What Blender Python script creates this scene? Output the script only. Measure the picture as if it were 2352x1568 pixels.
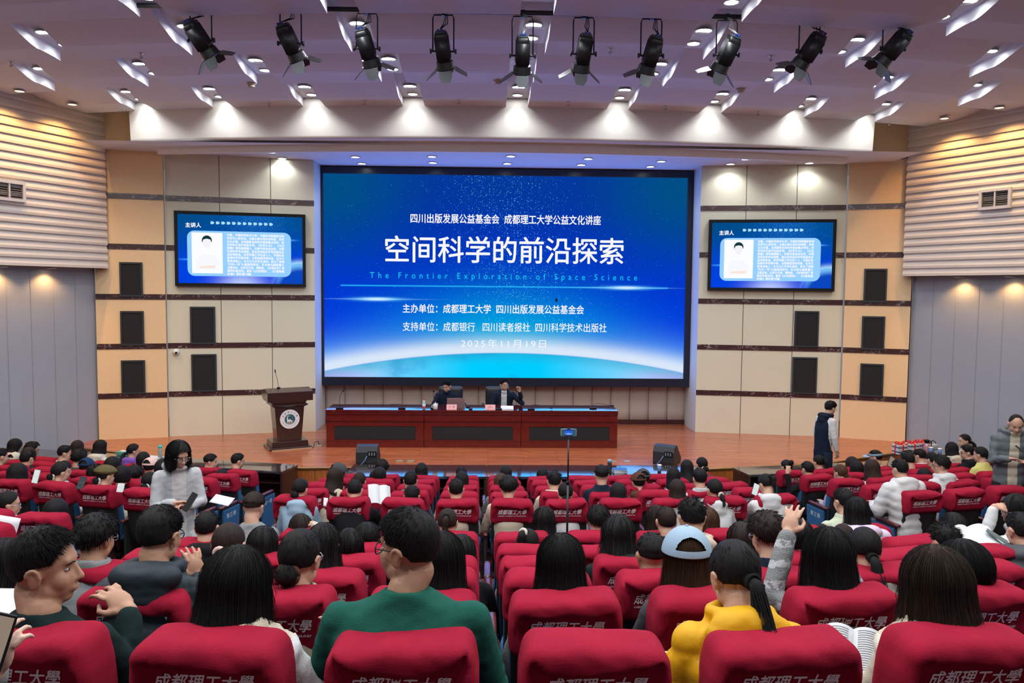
import bpy, bmesh, math, random
import numpy as np
from mathutils import Vector, Matrix, Euler, noise
random.seed(7)
for o in list(bpy.data.objects): bpy.data.objects.remove(o)
S = bpy.context.scene; COL = S.collection
# ---------------------------------------------------------------- camera, world, exposure
F = 1829.0; CX, CY = 1176.0, 784.0; EZ = 3.77          # focal length in pixels, image centre, eye height
def cam_axes():
    dn = Vector(((926-CX)/F, -(28545-CY)/F, -1)).normalized(); up = -dn
    vy = CY-((1123-CX)*(926-CX)+F*F)/(28545-CY)
    fw = Vector(((1123-CX)/F, -(vy-CY)/F, -1)).normalized()
    return fw.cross(up), fw, up
RT, FW, UP = cam_axes()
CM = Matrix((RT, FW, UP))                                # camera space -> world
cd = bpy.data.cameras.new('camera'); cam = bpy.data.objects.new('camera', cd); COL.objects.link(cam)
cd.sensor_width = 36.0; cd.lens = 36.0*F/2352; cd.clip_start = .05; cd.clip_end = 100
cam.matrix_world = Matrix.Translation((0, 0, EZ)) @ CM.to_4x4()
S.camera = cam
w = bpy.data.worlds.new('world'); S.world = w; w.use_nodes = True
w.node_tree.nodes['Background'].inputs[0].default_value = (.80, .77, .84, 1)
w.node_tree.nodes['Background'].inputs[1].default_value = .27
S.view_settings.view_transform = 'Standard'; S.view_settings.look = 'None'
S.view_settings.exposure = 0.0; S.view_settings.gamma = 1.0; S.view_settings.use_curve_mapping = False
S.cycles.use_denoising = True; S.cycles.max_bounces = 5; S.cycles.diffuse_bounces = 3; S.cycles.glossy_bounces = 2
S.cycles.transmission_bounces = 3; S.cycles.caustics_reflective = False; S.cycles.caustics_refractive = False
S.cycles.sample_clamp_indirect = 4.0
def ray(px, py): return CM @ Vector(((px-CX)/F, -(py-CY)/F, -1))
def atz(px, py, z): v = ray(px, py); return Vector((0, 0, EZ))+v*((z-EZ)/v.z)
def aty(px, py, y): v = ray(px, py); return Vector((0, 0, EZ))+v*(y/v.y)
def atplane(px, py, p, n):                               # plane through p (x,y) with plan normal n
    v = ray(px, py); t = (p[0]*n[0]+p[1]*n[1])/(v.x*n[0]+v.y*n[1]); return Vector((0, 0, EZ))+v*t
# ---------------------------------------------------------------- helpers
def srgb(r, g, b):
    f = lambda c: (c/255/12.92) if c/255 <= .04045 else ((c/255+.055)/1.055)**2.4
    return (f(r), f(g), f(b), 1)
MC = {}
def pm(name, col, rough=.6, metal=0., bump=None, var=None, emit=None, spec=.5, sheen=0., coat=0.):
    """principled material; bump=(scale, strength), var=(scale, amount) noise colour variation"""
    if name in MC: return MC[name]
    m = bpy.data.materials.new(name); MC[name] = m; m.use_nodes = True; nt = m.node_tree; b = nt.nodes['Principled BSDF']
    if len(col) == 3: col = (*col, 1)
    b.inputs['Base Color'].default_value = col; b.inputs['Roughness'].default_value = rough; b.inputs['Metallic'].default_value = metal
    b.inputs['Specular IOR Level'].default_value = spec; b.inputs['Sheen Weight'].default_value = sheen; b.inputs['Coat Weight'].default_value = coat
    if emit: b.inputs['Emission Color'].default_value = emit[0]; b.inputs['Emission Strength'].default_value = emit[1]
    tc = nt.nodes.new('ShaderNodeTexCoord')
    if var:
        n = nt.nodes.new('ShaderNodeTexNoise'); n.inputs['Scale'].default_value = var[0]; n.inputs['Detail'].default_value = 5
        nt.links.new(tc.outputs['Object'], n.inputs['Vector'])
        mx = nt.nodes.new('ShaderNodeMix'); mx.data_type = 'RGBA'; a = var[1]
        mx.inputs[6].default_value = tuple(c*(1-a) for c in col[:3])+(1,); mx.inputs[7].default_value = tuple(min(1, c*(1+a)) for c in col[:3])+(1,)
        nt.links.new(n.outputs['Fac'], mx.inputs[0]); nt.links.new(mx.outputs[2], b.inputs['Base Color'])
    if bump:
        n = nt.nodes.new('ShaderNodeTexNoise'); n.inputs['Scale'].default_value = bump[0]; n.inputs['Detail'].default_value = 4
        nt.links.new(tc.outputs['Object'], n.inputs['Vector'])
        bp = nt.nodes.new('ShaderNodeBump'); bp.inputs['Strength'].default_value = bump[1]; bp.inputs['Distance'].default_value = .01
        nt.links.new(n.outputs['Fac'], bp.inputs['Height']); nt.links.new(bp.outputs[0], b.inputs['Normal'])
    return m
def emat(name, col, s=1.0):
    if name in MC: return MC[name]
    m = bpy.data.materials.new(name); MC[name] = m; m.use_nodes = True; nt = m.node_tree; nt.nodes.clear()
    e = nt.nodes.new('ShaderNodeEmission'); o = nt.nodes.new('ShaderNodeOutputMaterial')
    e.inputs[0].default_value = col; e.inputs[1].default_value = s; nt.links.new(e.outputs[0], o.inputs[0]); return m
class X:                                                 # tiny expression wrapper over shader math nodes
    nt = None
    def __init__(s, v): s.v = v
    @staticmethod
    def op(o, *a):
        n = X.nt.nodes.new('ShaderNodeMath'); n.operation = o
        for i, q in enumerate(a):
            q = q.v if isinstance(q, X) else q
            if isinstance(q, (int, float)): n.inputs[i].default_value = q
            else: X.nt.links.new(q, n.inputs[i])
        return X(n.outputs[0])
    def __add__(s, o): return X.op('ADD', s, o)
    __radd__ = __add__
    def __sub__(s, o): return X.op('SUBTRACT', s, o)
    def __rsub__(s, o): return X.op('SUBTRACT', o, s)
    def __mul__(s, o): return X.op('MULTIPLY', s, o)
    __rmul__ = __mul__
    def __truediv__(s, o): return X.op('DIVIDE', s, o)
def clamp01(x): return X.op('MINIMUM', X.op('MAXIMUM', x, 0.0), 1.0)
def smooth(x, a, b):
    n = X.nt.nodes.new('ShaderNodeMapRange'); n.interpolation_type = 'SMOOTHSTEP'; X.nt.links.new(x.v, n.inputs[0])
    n.inputs[1].default_value = a; n.inputs[2].default_value = b; return X(n.outputs[0])
def gauss(x, s): return X.op('EXPONENT', (x*x)*(-1.0/(s*s)))
def mixc(f, a, b):
    n = X.nt.nodes.new('ShaderNodeMix'); n.data_type = 'RGBA'
    for i, q in ((0, f), (6, a), (7, b)):
        q = q.v if isinstance(q, X) else q
        if isinstance(q, (tuple, float, int)): n.inputs[i].default_value = q
        else: X.nt.links.new(q, n.inputs[i])
    return X(n.outputs[2])
class MB:
    """collects shapes, builds one mesh object"""
    def __init__(s): s.v = []; s.f = []; s.uv = None
    def add(s, vs, fs):
        k = len(s.v); s.v += [tuple(p) for p in vs]; s.f += [tuple(i+k for i in f) for f in fs]; return s
    def box(s, x0, x1, y0, y1, z0, z1):
        return s.add([(x0,y0,z0),(x1,y0,z0),(x1,y1,z0),(x0,y1,z0),(x0,y0,z1),(x1,y0,z1),(x1,y1,z1),(x0,y1,z1)],
                     [(0,3,2,1),(4,5,6,7),(0,1,5,4),(1,2,6,5),(2,3,7,6),(3,0,4,7)])
    def cyl(s, a, b, r0, r1=None, n=16, caps=True):
        a, b = Vector(a), Vector(b); r1 = r0 if r1 is None else r1; d = (b-a).normalized()
        u = d.orthogonal().normalized(); q = d.cross(u); vs = []
        for c, r in ((a, r0), (b, r1)):
            for i in range(n): t = 2*math.pi*i/n; vs.append(c+(u*math.cos(t)+q*math.sin(t))*r)
        fs = [(i, (i+1) % n, n+(i+1) % n, n+i) for i in range(n)]
        if caps: fs += [tuple(range(n-1, -1, -1)), tuple(range(n, 2*n))]
        return s.add(vs, fs)
    def tube(s, pts, r, n=8):
        """swept round tube; r number or list"""
        pts = [Vector(p) for p in pts]; m = len(pts); rs = r if isinstance(r, (list, tuple)) else [r]*m; vs = []
        d0 = (pts[1]-pts[0]).normalized(); u = d0.orthogonal().normalized()
        for i, p in enumerate(pts):
            d = (pts[min(i+1, m-1)]-pts[max(i-1, 0)]).normalized(); u = (u-d*u.dot(d)).normalized(); q = d.cross(u)
            for k in range(n): t = 2*math.pi*k/n; vs.append(p+(u*math.cos(t)+q*math.sin(t))*rs[i])
        fs = [(i*n+k, i*n+(k+1) % n, (i+1)*n+(k+1) % n, (i+1)*n+k) for i in range(m-1) for k in range(n)]
        fs += [tuple(range(n-1, -1, -1)), tuple(range((m-1)*n, m*n))]
        return s.add(vs, fs)
    def lathe(s, prof, n=24, c=(0, 0, 0)):
        vs = [(c[0]+r*math.cos(2*math.pi*k/n), c[1]+r*math.sin(2*math.pi*k/n), c[2]+z) for r, z in prof for k in range(n)]
        m = len(prof); fs = [(i*n+k, i*n+(k+1) % n, (i+1)*n+(k+1) % n, (i+1)*n+k) for i in range(m-1) for k in range(n)]
        fs += [tuple(range(n-1, -1, -1)), tuple(range((m-1)*n, m*n))]
        return s.add(vs, fs)
    def prism(s, poly, y0, y1):
        """polygon in x,z extruded from y0 to y1"""
        n = len(poly); vs = [(p[0], y0, p[1]) for p in poly]+[(p[0], y1, p[1]) for p in poly]
        return s.add(vs, [tuple(range(n)), tuple(range(2*n-1, n-1, -1))]+[(i, n+i, n+(i+1) % n, (i+1) % n) for i in range(n)])
    def prismz(s, poly, z0, z1):
        n = len(poly); vs = [(p[0], p[1], z0) for p in poly]+[(p[0], p[1], z1) for p in poly]
        return s.add(vs, [tuple(range(n-1, -1, -1)), tuple(range(n, 2*n))]+[(i, (i+1) % n, n+(i+1) % n, n+i) for i in range(n)])
    def grid(s, rows, closed=False, flip=False):
        m, n = len(rows), len(rows[0]); vs = [p for r in rows for p in r]; fs = []
        for i in range(m-1):
            for j in range(n if closed else n-1):
                q = (i*n+j, i*n+(j+1) % n, (i+1)*n+(j+1) % n, (i+1)*n+j); fs.append(q[::-1] if flip else q)
        return s.add(vs, fs)
    def ell(s, c, r, R=None, n=14, m=9):
        """ellipsoid at c with radii r, optional rotation"""
        vs = []
        for i in range(m+1):
            t = math.pi*i/m
            for k in range(n):
                p = Vector((r[0]*math.sin(t)*math.cos(2*math.pi*k/n), r[1]*math.sin(t)*math.sin(2*math.pi*k/n), r[2]*math.cos(t)))
                vs.append((R @ p if R else p)+Vector(c))
        return s.add(vs, [(i*n+k, (i+1)*n+k, (i+1)*n+(k+1) % n, i*n+(k+1) % n) for i in range(m) for k in range(n)])
    def rbox(s, c, size, r, seg=(6, 4, 6), warp=None):
        """rounded box: every vertex of a gridded cube pushed to the rounded surface"""
        hx, hy, hz = [q/2 for q in size]; sx, sy, sz = seg; idx = {}; vs = []; fs = []
        def vid(i, j, k):
            if (i, j, k) not in idx:
                p = Vector((-hx+2*hx*i/sx, -hy+2*hy*j/sy, -hz+2*hz*k/sz))
                q = Vector((max(-hx+r, min(hx-r, p.x)), max(-hy+r, min(hy-r, p.y)), max(-hz+r, min(hz-r, p.z)))); d = p-q
                if d.length > 1e-9: p = q+d.normalized()*r
                if warp: p = warp(p)
                idx[(i, j, k)] = len(vs); vs.append(p+Vector(c))
            return idx[(i, j, k)]
        for i in range(sx):
            for k in range(sz):
                fs += [(vid(i,0,k), vid(i+1,0,k), vid(i+1,0,k+1), vid(i,0,k+1)), (vid(i,sy,k), vid(i,sy,k+1), vid(i+1,sy,k+1), vid(i+1,sy,k))]
        for j in range(sy):
            for k in range(sz):
                fs += [(vid(0,j,k), vid(0,j,k+1), vid(0,j+1,k+1), vid(0,j+1,k)), (vid(sx,j,k), vid(sx,j+1,k), vid(sx,j+1,k+1), vid(sx,j,k+1))]
        for i in range(sx):
            for j in range(sy):
                fs += [(vid(i,j,0), vid(i,j+1,0), vid(i+1,j+1,0), vid(i+1,j,0)), (vid(i,j,sz), vid(i+1,j,sz), vid(i+1,j+1,sz), vid(i,j+1,sz))]
        return s.add(vs, fs)
    def mesh(s, name, m=None, smooth=False):
        me = bpy.data.meshes.new(name); me.from_pydata(s.v, [], s.f); me.update()
        if m: me.materials.append(m)
        if smooth: me.shade_smooth()
        return me
    def build(s, name, m, parent=None, smooth=False, bevel=0):
        return obj(name, s.mesh(name, m, smooth), parent, bevel)
def obj(name, me, parent=None, bevel=0):
    o = bpy.data.objects.new(name, me); COL.objects.link(o)
    if parent: o.parent = parent
    if bevel:
        b = o.modifiers.new('bevel', 'BEVEL'); b.width = bevel; b.segments = 2; b.limit_method = 'ANGLE'
    return o
def tag(o, label, cat, group=None, kind=None):
    o['label'] = label; o['category'] = cat
    if group: o['group'] = group
    if kind: o['kind'] = kind
    return o
def thing(name, label, cat, loc=(0, 0, 0), rz=0, group=None):
    o = bpy.data.objects.new(name, None); COL.objects.link(o); o.location = loc; o.rotation_euler = (0, 0, rz); o.empty_display_size = .1
    return tag(o, label, cat, group)
def struct(name, mb, m, smooth=False, parent=None):
    o = mb.build(name, m, parent, smooth)
    if not parent: o['kind'] = 'structure'
    return o
def dup(root, loc, rz, label, group=None):
    r = root.copy(); COL.objects.link(r); r.location = loc; r.rotation_euler = (0, 0, rz); r['label'] = label
    if group: r['group'] = group
    for ch in root.children:
        c = ch.copy(); COL.objects.link(c); c.parent = r
        for g in ch.children: d = g.copy(); COL.objects.link(d); d.parent = c
    return r
TMP = bpy.data.scenes.new('workbench')                   # scratch scene: meshes are evaluated here, it is removed at the end
def bake(o):
    TMP.collection.objects.link(o)
    with bpy.context.temp_override(scene=TMP, view_layer=TMP.view_layers[0]):
        dg = bpy.context.evaluated_depsgraph_get(); me = bpy.data.meshes.new_from_object(o.evaluated_get(dg), depsgraph=dg)
    bpy.data.objects.remove(o); return me
def text_mesh(body, size, depth=.0, space=1.0, shear=0., bold=0., align='LEFT', line=1.0, res=3):
    cu = bpy.data.curves.new('t', 'FONT'); cu.body = body; cu.size = size; cu.extrude = depth; cu.space_character = space; cu.shear = shear
    cu.align_x = align; cu.space_line = line; cu.resolution_u = res
    me = bake(bpy.data.objects.new('t', cu)); bpy.data.curves.remove(cu)
    if bold:                                             # heavier strokes: the outline struck several times, slightly shifted
        vs = [v.co.copy() for v in me.vertices]; fs = [tuple(f.vertices) for f in me.polygons]; b = MB()
        for i, (dx, dy) in enumerate(((0, 0), (bold, 0), (-bold, 0), (0, bold), (0, -bold))): b.add([(p.x+dx, p.y+dy, 0) for p in vs], fs)
        bpy.data.meshes.remove(me); me = b.mesh('text')
    return me
def text_size(me):
    xs = [v.co.x for v in me.vertices]; ys = [v.co.y for v in me.vertices]
    return (min(xs), max(xs), min(ys), max(ys)) if xs else (0, 1, 0, 1)
def text_fit(name, body, x0, x1, zc, y, m, parent, bold=0., depth=.001, shear=0., h=None, space=1.0):
    """text lying in the x,z plane of its parent, facing -y, fitted between x0 and x1, centred on height zc"""
    me = text_mesh(body, .3, 0, space, shear, bold); a, b, c, d = text_size(me); k = (x1-x0)/(b-a); kh = k if h is None else h/(d-c)
    for v in me.vertices: v.co = Vector((x0+(v.co.x-a)*k, y, zc+(v.co.y-(c+d)/2)*kh))
    me.name = name; me.materials.clear(); me.materials.append(m); return obj(name, me, parent)
# ---------------------------------------------------------------- room materials
WHITE = pm('ceiling_paint', (.80, .79, .84), .8, var=(1.2, .03))
FASC = pm('fascia_paint', (.84, .79, .71), .75, var=(1.5, .03))
CREAM = pm('cream_panel', (.70, .66, .50), .7, bump=(160, .12), var=(2.0, .04))
BEIGE = pm('beige_panel', (.82, .58, .33), .7, bump=(120, .12), var=(26.0, .06))
GREY = pm('grey_wall', (.33, .35, .39), .85, bump=(90, .12), var=(.9, .06))
SLAT = pm('slat_paint', (.68, .60, .52), .7, var=(2, .04))
BLACK = pm('black_plastic', (.008, .008, .010), .5, spec=.2)
BLACKM = pm('black_metal', (.010, .011, .012), .42, .0)
GRILLE = pm('grille_cloth', (.012, .012, .013), .85, bump=(300, .4))
GFRAME = pm('grille_frame', (.022, .026, .032), .55)
CHROME = pm('chrome', (.7, .7, .72), .22, 1.0)
WHITEP = pm('white_plastic', (.75, .75, .73), .45)
JOINT = pm('joint_shadow_gap', (.10, .09, .075), .9)
def marble():
    m = pm('dark_marble', (.05, .02, .02), .25); nt = m.node_tree; X.nt = nt; b = nt.nodes['Principled BSDF']
    tc = nt.nodes.new('ShaderNodeTexCoord'); mp = nt.nodes.new('ShaderNodeMapping'); mp.inputs['Scale'].default_value = (3, 3, 5); nt.links.new(tc.outputs['Object'], mp.inputs[0])
    n = nt.nodes.new('ShaderNodeTexNoise'); n.inputs['Scale'].default_value = 2.2; n.inputs['Detail'].default_value = 6; n.inputs['Distortion'].default_value = 1.2; nt.links.new(mp.outputs[0], n.inputs[0])
    e = X.op('ABSOLUTE', X(n.outputs['Fac'])-.5); v = 1-smooth(e, 0.0, .022)
    n2 = nt.nodes.new('ShaderNodeTexNoise'); n2.inputs['Scale'].default_value = 1.3; nt.links.new(mp.outputs[0], n2.inputs[0])
    c = mixc(v*smooth(X(n2.outputs['Fac']), .45, .6), (.055, .022, .022, 1), (.42, .36, .34, 1)); nt.links.new(c.v, b.inputs['Base Color']); return m
MARBLE = marble()
def planks(name, c1, c2, rough, sx, sy, rot=0, coat=0.):
    m = pm(name, c1, rough, coat=coat); nt = m.node_tree; b = nt.nodes['Principled BSDF']
    tc = nt.nodes.new('ShaderNodeTexCoord'); mp = nt.nodes.new('ShaderNodeMapping'); mp.inputs['Rotation'].default_value = (0, 0, rot); nt.links.new(tc.outputs['Object'], mp.inputs[0])
    br = nt.nodes.new('ShaderNodeTexBrick'); br.inputs['Scale'].default_value = 1; br.inputs['Brick Width'].default_value = sx; br.inputs['Row Height'].default_value = sy
    br.inputs['Mortar Size'].default_value = .0025; br.inputs['Color1'].default_value = c1; br.inputs['Color2'].default_value = c2; br.inputs['Mortar'].default_value = tuple(q*.35 for q in c1[:3])+(1,); br.inputs['Bias'].default_value = -.1
    nt.links.new(mp.outputs[0], br.inputs[0])
    mp2 = nt.nodes.new('ShaderNodeMapping'); mp2.inputs['Scale'].default_value = (1.2, 34, 1); nt.links.new(mp.outputs[0], mp2.inputs[0])
    n = nt.nodes.new('ShaderNodeTexNoise'); n.inputs['Scale'].default_value = 2.2; n.inputs['Detail'].default_value = 5; nt.links.new(mp2.outputs[0], n.inputs[0])
    mx = nt.nodes.new('ShaderNodeMix'); mx.data_type = 'RGBA'; mx.blend_type = 'MULTIPLY'; mx.inputs[0].default_value = .75
    cr = nt.nodes.new('ShaderNodeValToRGB'); cr.color_ramp.elements[0].position = .3; cr.color_ramp.elements[0].color = (.45, .4, .38, 1); cr.color_ramp.elements[1].position = .65; cr.color_ramp.elements[1].color = (1.25, 1.2, 1.15, 1)
    nt.links.new(n.outputs['Fac'], cr.inputs[0]); nt.links.new(br.outputs['Color'], mx.inputs[6]); nt.links.new(cr.outputs[0], mx.inputs[7]); nt.links.new(mx.outputs[2], b.inputs['Base Color']); return m
STAGEW = planks('stage_parquet', (.46, .14, .058, 1), (.38, .105, .042, 1), .2, 1.3, .13)
WOODF = planks('stage_front_veneer', (.42, .13, .03, 1), (.36, .10, .022, 1), .4, .9, .3, rot=math.pi/2)
MAHOG = pm('mahogany_lacquer', (.13, .012, .008), .22, bump=(14, .05), var=(9, .35), coat=.3)
DARKW = pm('dark_walnut_lacquer', (.040, .016, .012), .25, bump=(14, .05), var=(9, .3), coat=.3)
CARPET = pm('aisle_carpet', (.055, .010, .014), .95, bump=(220, .5), var=(30, .5))
WARM = (1.0, .54, .18); COOL = (.93, .97, 1.0)
def light(name, kind, loc, energy, col, parent=None, rot=(0, 0, 0), size=.2, spot=None, blend=.5, spread=None):
    l = bpy.data.lights.new(name, kind); l.energy = energy; l.color = col
    if kind == 'AREA':
        l.shape = 'DISK'; l.size = size
        if spread: l.spread = spread
    else: l.shadow_soft_size = size
    if spot: l.spot_size = spot; l.spot_blend = blend
    o = bpy.data.objects.new(name, l); COL.objects.link(o); o.location = loc; o.rotation_euler = rot
    if parent: o.parent = parent
    return o
# ---------------------------------------------------------------- seating rows (plan): y of the seat back top, height of that top
SZ = .65                                                # stage floor height
ROWPX = {1: (1150, 1094, 11.50), 2: (1150, 1104, 10.72), 3: (1155, 1116, 9.93), 4: (1166, 1130, 9.14), 5: (1173, 1147, 8.36), 6: (1193, 1223, 6.35),
         7: (1201, 1254, 5.56), 8: (1220, 1280, 4.76), 9: (1255, 1313, 3.95), 10: (1292, 1360, 3.14), 11: (1369, 1462, 2.33)}
ROWZ = {k: aty(v[0], v[1], v[2]+.05).z for k, v in ROWPX.items()}; ROWY = {k: v[2] for k, v in ROWPX.items()}
STOP = 1.03                                             # seat back top above its floor
FLZ = {k: ROWZ[k]-STOP for k in ROWZ}
AL, AR = math.radians(14), math.radians(11)
FL_ = Vector((math.sin(AL), math.cos(AL))); FR_ = Vector((-math.sin(AR), math.cos(AR)))   # where side blocks face
def lineat(pts, k):
    ks = sorted(pts)
    a, b = (ks[0], ks[1]) if len(ks) == 2 else ((ks[0], ks[1]) if k <= ks[1] else (ks[1], ks[2]))
    return tuple(pts[a][i]+(pts[b][i]-pts[a][i])*(k-a)/(b-a) for i in range(2))
_l = {k: atz(px, py, ROWZ[k]) for k, (px, py) in {1: (551, 1081), 5: (325, 1125)}.items()}
_r = {k: atz(px, py, ROWZ[k]) for k, (px, py) in {1: (1822, 1082), 5: (2122, 1130)}.items()}
def Lend(k): return Vector(lineat({q: (_l[q].x, _l[q].y) for q in _l}, k if k <= 5 else k+1.45))
def Rend(k): return Vector(lineat({q: (_r[q].x, _r[q].y) for q in _r}, k if k <= 5 else k+1.45))
# ---------------------------------------------------------------- floor: tiers
def rowline(k, off):
    """polyline of row k (seat back line) moved off metres towards the stage"""
    l, r = Lend(k), Rend(k); y = ROWY[k]+off
    pl = l+FL_*off; pr = r+FR_*off
    return [(-13.0, pl.y+(pl.x+13)*math.tan(AL)), (pl.x+.4, pl.y-.4*math.tan(AL)), (-2.7, y), (3.4, y), (pr.x-.4, pr.y-.4*math.tan(AR)), (13.0, pr.y+(13-pr.x)*math.tan(AR))]
fl = MB()
prev = [(-13, 15.5), (-4.0, 14.6), (-2.7, 14.6), (3.4, 14.6), (4.2, 14.6), (13, 15.5)]
for k in range(1, 12):
    cur = rowline(k, -.22) if k < 11 else [(x, -2.5) for x in (-13, -4, -2.7, 3.4, 4.2, 13)]
    z = FLZ[k]; zn = FLZ[k+1] if k < 11 else z
    fl.grid([[(x, y, z) for x, y in cur], [(x, y, z) for x, y in prev]])
    fl.grid([[(x, y, zn) for x, y in cur], [(x, y, z) for x, y in cur]])
    prev = cur
struct('floor', fl, CARPET)
# ---------------------------------------------------------------- stage
ed = [(-9.6, 15.3), (-7.95, 14.95), (-4.6, 13.75), (-2.0, 13.95), (.4, 14.03), (3.0, 13.95), (5.4, 13.75), (8.8, 15.1), (10.4, 15.6)]
ed = [(-9.9, 16.6), (-7.75, 15.35), (-5.4, 14.2), (-3.2, 13.72), (.4, 13.95), (3.9, 13.72), (6.2, 14.2), (8.75, 15.55), (10.9, 16.8)]
back = [(10.9, 19.0), (-9.9, 19.0)]
st = MB(); n = len(ed)
st.add([(x, y, SZ) for x, y in ed+back], [tuple(range(n+2))])
struct('stage_floor', st, STAGEW)
sf = MB(); sf.grid([[(x, y+.02, -.02) for x, y in ed], [(x, y+.02, SZ-.035) for x, y in ed]]); struct('stage_front', sf, WOODF)
sn = MB(); sn.grid([[(x, y+.04, SZ+.002) for x, y in ed], [(x, y, SZ+.004) for x, y in ed], [(x, y-.01, SZ-.005) for x, y in ed], [(x, y, SZ-.04) for x, y in ed]])
struct('trim_1', sn, pm('gold_edge_strip', (.30, .17, .06), .35, .6))
# ---------------------------------------------------------------- stage walls
CL, CR = [(-6.61, 16.58), (-3.74, 17.25)], [(4.58, 17.32), (7.55, 16.80)]
BL, BR = [(-7.86, 16.18), (-6.61, 16.50)], [(7.55, 16.72), (8.72, 16.24)]
ZC = 6.46
def wallbox(mb, a, b, z0, z1, t=.1, out=0., ext=0.):
    """vertical slab from plan point a to b, thickness t behind the face, face moved out towards the room"""
    a, b = Vector(a), Vector(b); d = (b-a).normalized(); nn = Vector((d.y, -d.x)); a = a-d*ext; b = b+d*ext
    p = [a+nn*out, b+nn*out, b-nn*t, a-nn*t]; return mb.prismz([tuple(q) for q in p], z0, z1)
BANDZ = [1.535+1.005*k for k in range(6)]
def panelled(name, a, b, mat, z1, joints, nb):
    m = MB(); wallbox(m, a, b, SZ, z1, .12); o = struct(name, m, mat)
    j = MB(); a_, b_ = Vector(a), Vector(b)
    for t in joints:
        c = a_.lerp(b_, t); d = (b_-a_).normalized(); wallbox(j, c-d*.007, c+d*.007, SZ, z1, .01, .002)
    if joints: struct('panel_joint', j, JOINT, parent=o)
    return o
panelled('wall_stage_left', *CL, CREAM, ZC, (.355, .70), 5)
panelled('wall_stage_right', *CR, CREAM, ZC, (.318, .665), 5)
panelled('wall_pier_left', *BL, BEIGE, 7.3, (), 6)
panelled('wall_pier_right', *BR, BEIGE, 7.3, (), 6)
tn = 2
for i, (seg, nb) in enumerate(((CL, 5), (CR, 5), (BL, 6), (BR, 6))):
    for z in BANDZ[:nb]:
        m = MB(); wallbox(m, *seg, z-.055, z+.055, .02, .012); struct('trim_%d' % tn, m, MARBLE); tn += 1
m = MB(); m.box(-4.4, 5.3, 18.42, 18.6, SZ, 7.2); struct('wall_back', m, pm('back_wall_grey', (.45, .42, .40), .8))
pads = MB()
for i in range(19):
    x0 = -3.74+i*.4395; pads.rbox((x0+.22, 18.36, 1.22), (.437, .12, 1.02), .025, (4, 3, 4))
o = struct('wall_padding', pads, pm('padded_fabric', (.46, .39, .34), .85, bump=(200, .2)), True)
m = MB(); m.box(-3.74, 4.58, 18.30, 18.42, SZ, SZ+.11); struct('baseboard_back', m, pm('dark_red_skirting', (.05, .012, .012), .35))
m = MB(); m.box(-3.86, -3.745, 17.26, 18.42, SZ, ZC); m.box(4.585, 4.70, 17.34, 18.42, SZ, ZC); struct('wall_return', m, pm('return_grey', (.60, .60, .60), .8))
# side walls of the hall
LW0, LW1 = (-7.90, 16.25), (-12.6, 5.0); RW0, RW1 = (8.78, 16.30), (14.2, 5.2)
def sidewall(side, a, b, flip):
    a, b = Vector(a), Vector(b); d = (b-a).normalized(); nn = Vector((-d.y, d.x))*(1 if side == 'left' else -1)
    if nn.x*(1 if side == 'left' else -1) < 0: nn = -nn
    L = (b-a).length; gm = MB(); k = 0; s = 0.0
    jm = MB()
    pts = []
    while s < L:
        p = a+d*s; pts += [tuple(p), tuple(p+d*.46)]; c = p+d*.47
        jm.add([(*(c-d*.006+nn*.004), -.5), (*(c+d*.006+nn*.004), -.5), (*(c+d*.006+nn*.004), 4.6), (*(c-d*.006+nn*.004), 4.6)], [(0, 1, 2, 3)]); s += .47
    e = a+d*L; gm.add([(*a, -.5), (*e, -.5), (*e, 4.6), (*a, 4.6), *[(*(q-nn*.15), z) for q, z in ((a, -.5), (e, -.5), (e, 4.6), (a, 4.6))]], [(0, 1, 2, 3), (7, 6, 5, 4), (0, 4, 5, 1), (3, 2, 6, 7), (0, 3, 7, 4)])
    o = struct('wall_%s' % side, gm, GREY); struct('panel_joint', jm, pm('grey_joint', (.30, .30, .31), .9), parent=o)
    sm = MB(); N = 21; z0, z1 = 4.10, 7.30; h = (z1-z0)/N; a2 = a+nn*.28-d*(.05 if side == 'left' else .02); e2 = e+nn*.28
    prof = []
    for i in range(N): prof += [(0, z0+i*h), (.032, z0+i*h+.010), (.034, z0+i*h+h*.35), (.0, z0+(i+1)*h-.010)]
    prof = [(-.2, z0)]+prof+[(-.2, z1)]
    sm.grid([[(*(q+nn*t), z) for t, z in prof] for q in (a2, e2)], flip=(side == 'left'))
    sm.add([(*(a2+nn*t), z) for t, z in prof], [tuple(range(len(prof)))])
    sm.add([(*(a2+nn*.05), z0), (*(e2+nn*.05), z0), (*(e2-nn*.3), z0), (*(a2-nn*.3), z0)], [(0, 1, 2, 3)])
    struct('wall_slatted_%s' % side, sm, SLAT)
    tm = MB(); q = a+nn*.01; tm.prismz([tuple(q-d*.06), tuple(q), tuple(q+nn*.05), tuple(q+nn*.05-d*.06)], SZ-.3, 4.12)
    struct('trim_%d' % (tn if side == 'left' else tn+1), tm, pm('dark_red_skirting', (.05, .012, .012), .35))
    return a, d, nn
LA, LD, LN = sidewall('left', LW0, LW1, 0); RA, RD, RN = sidewall('right', RW0, RW1, 0)
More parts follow.
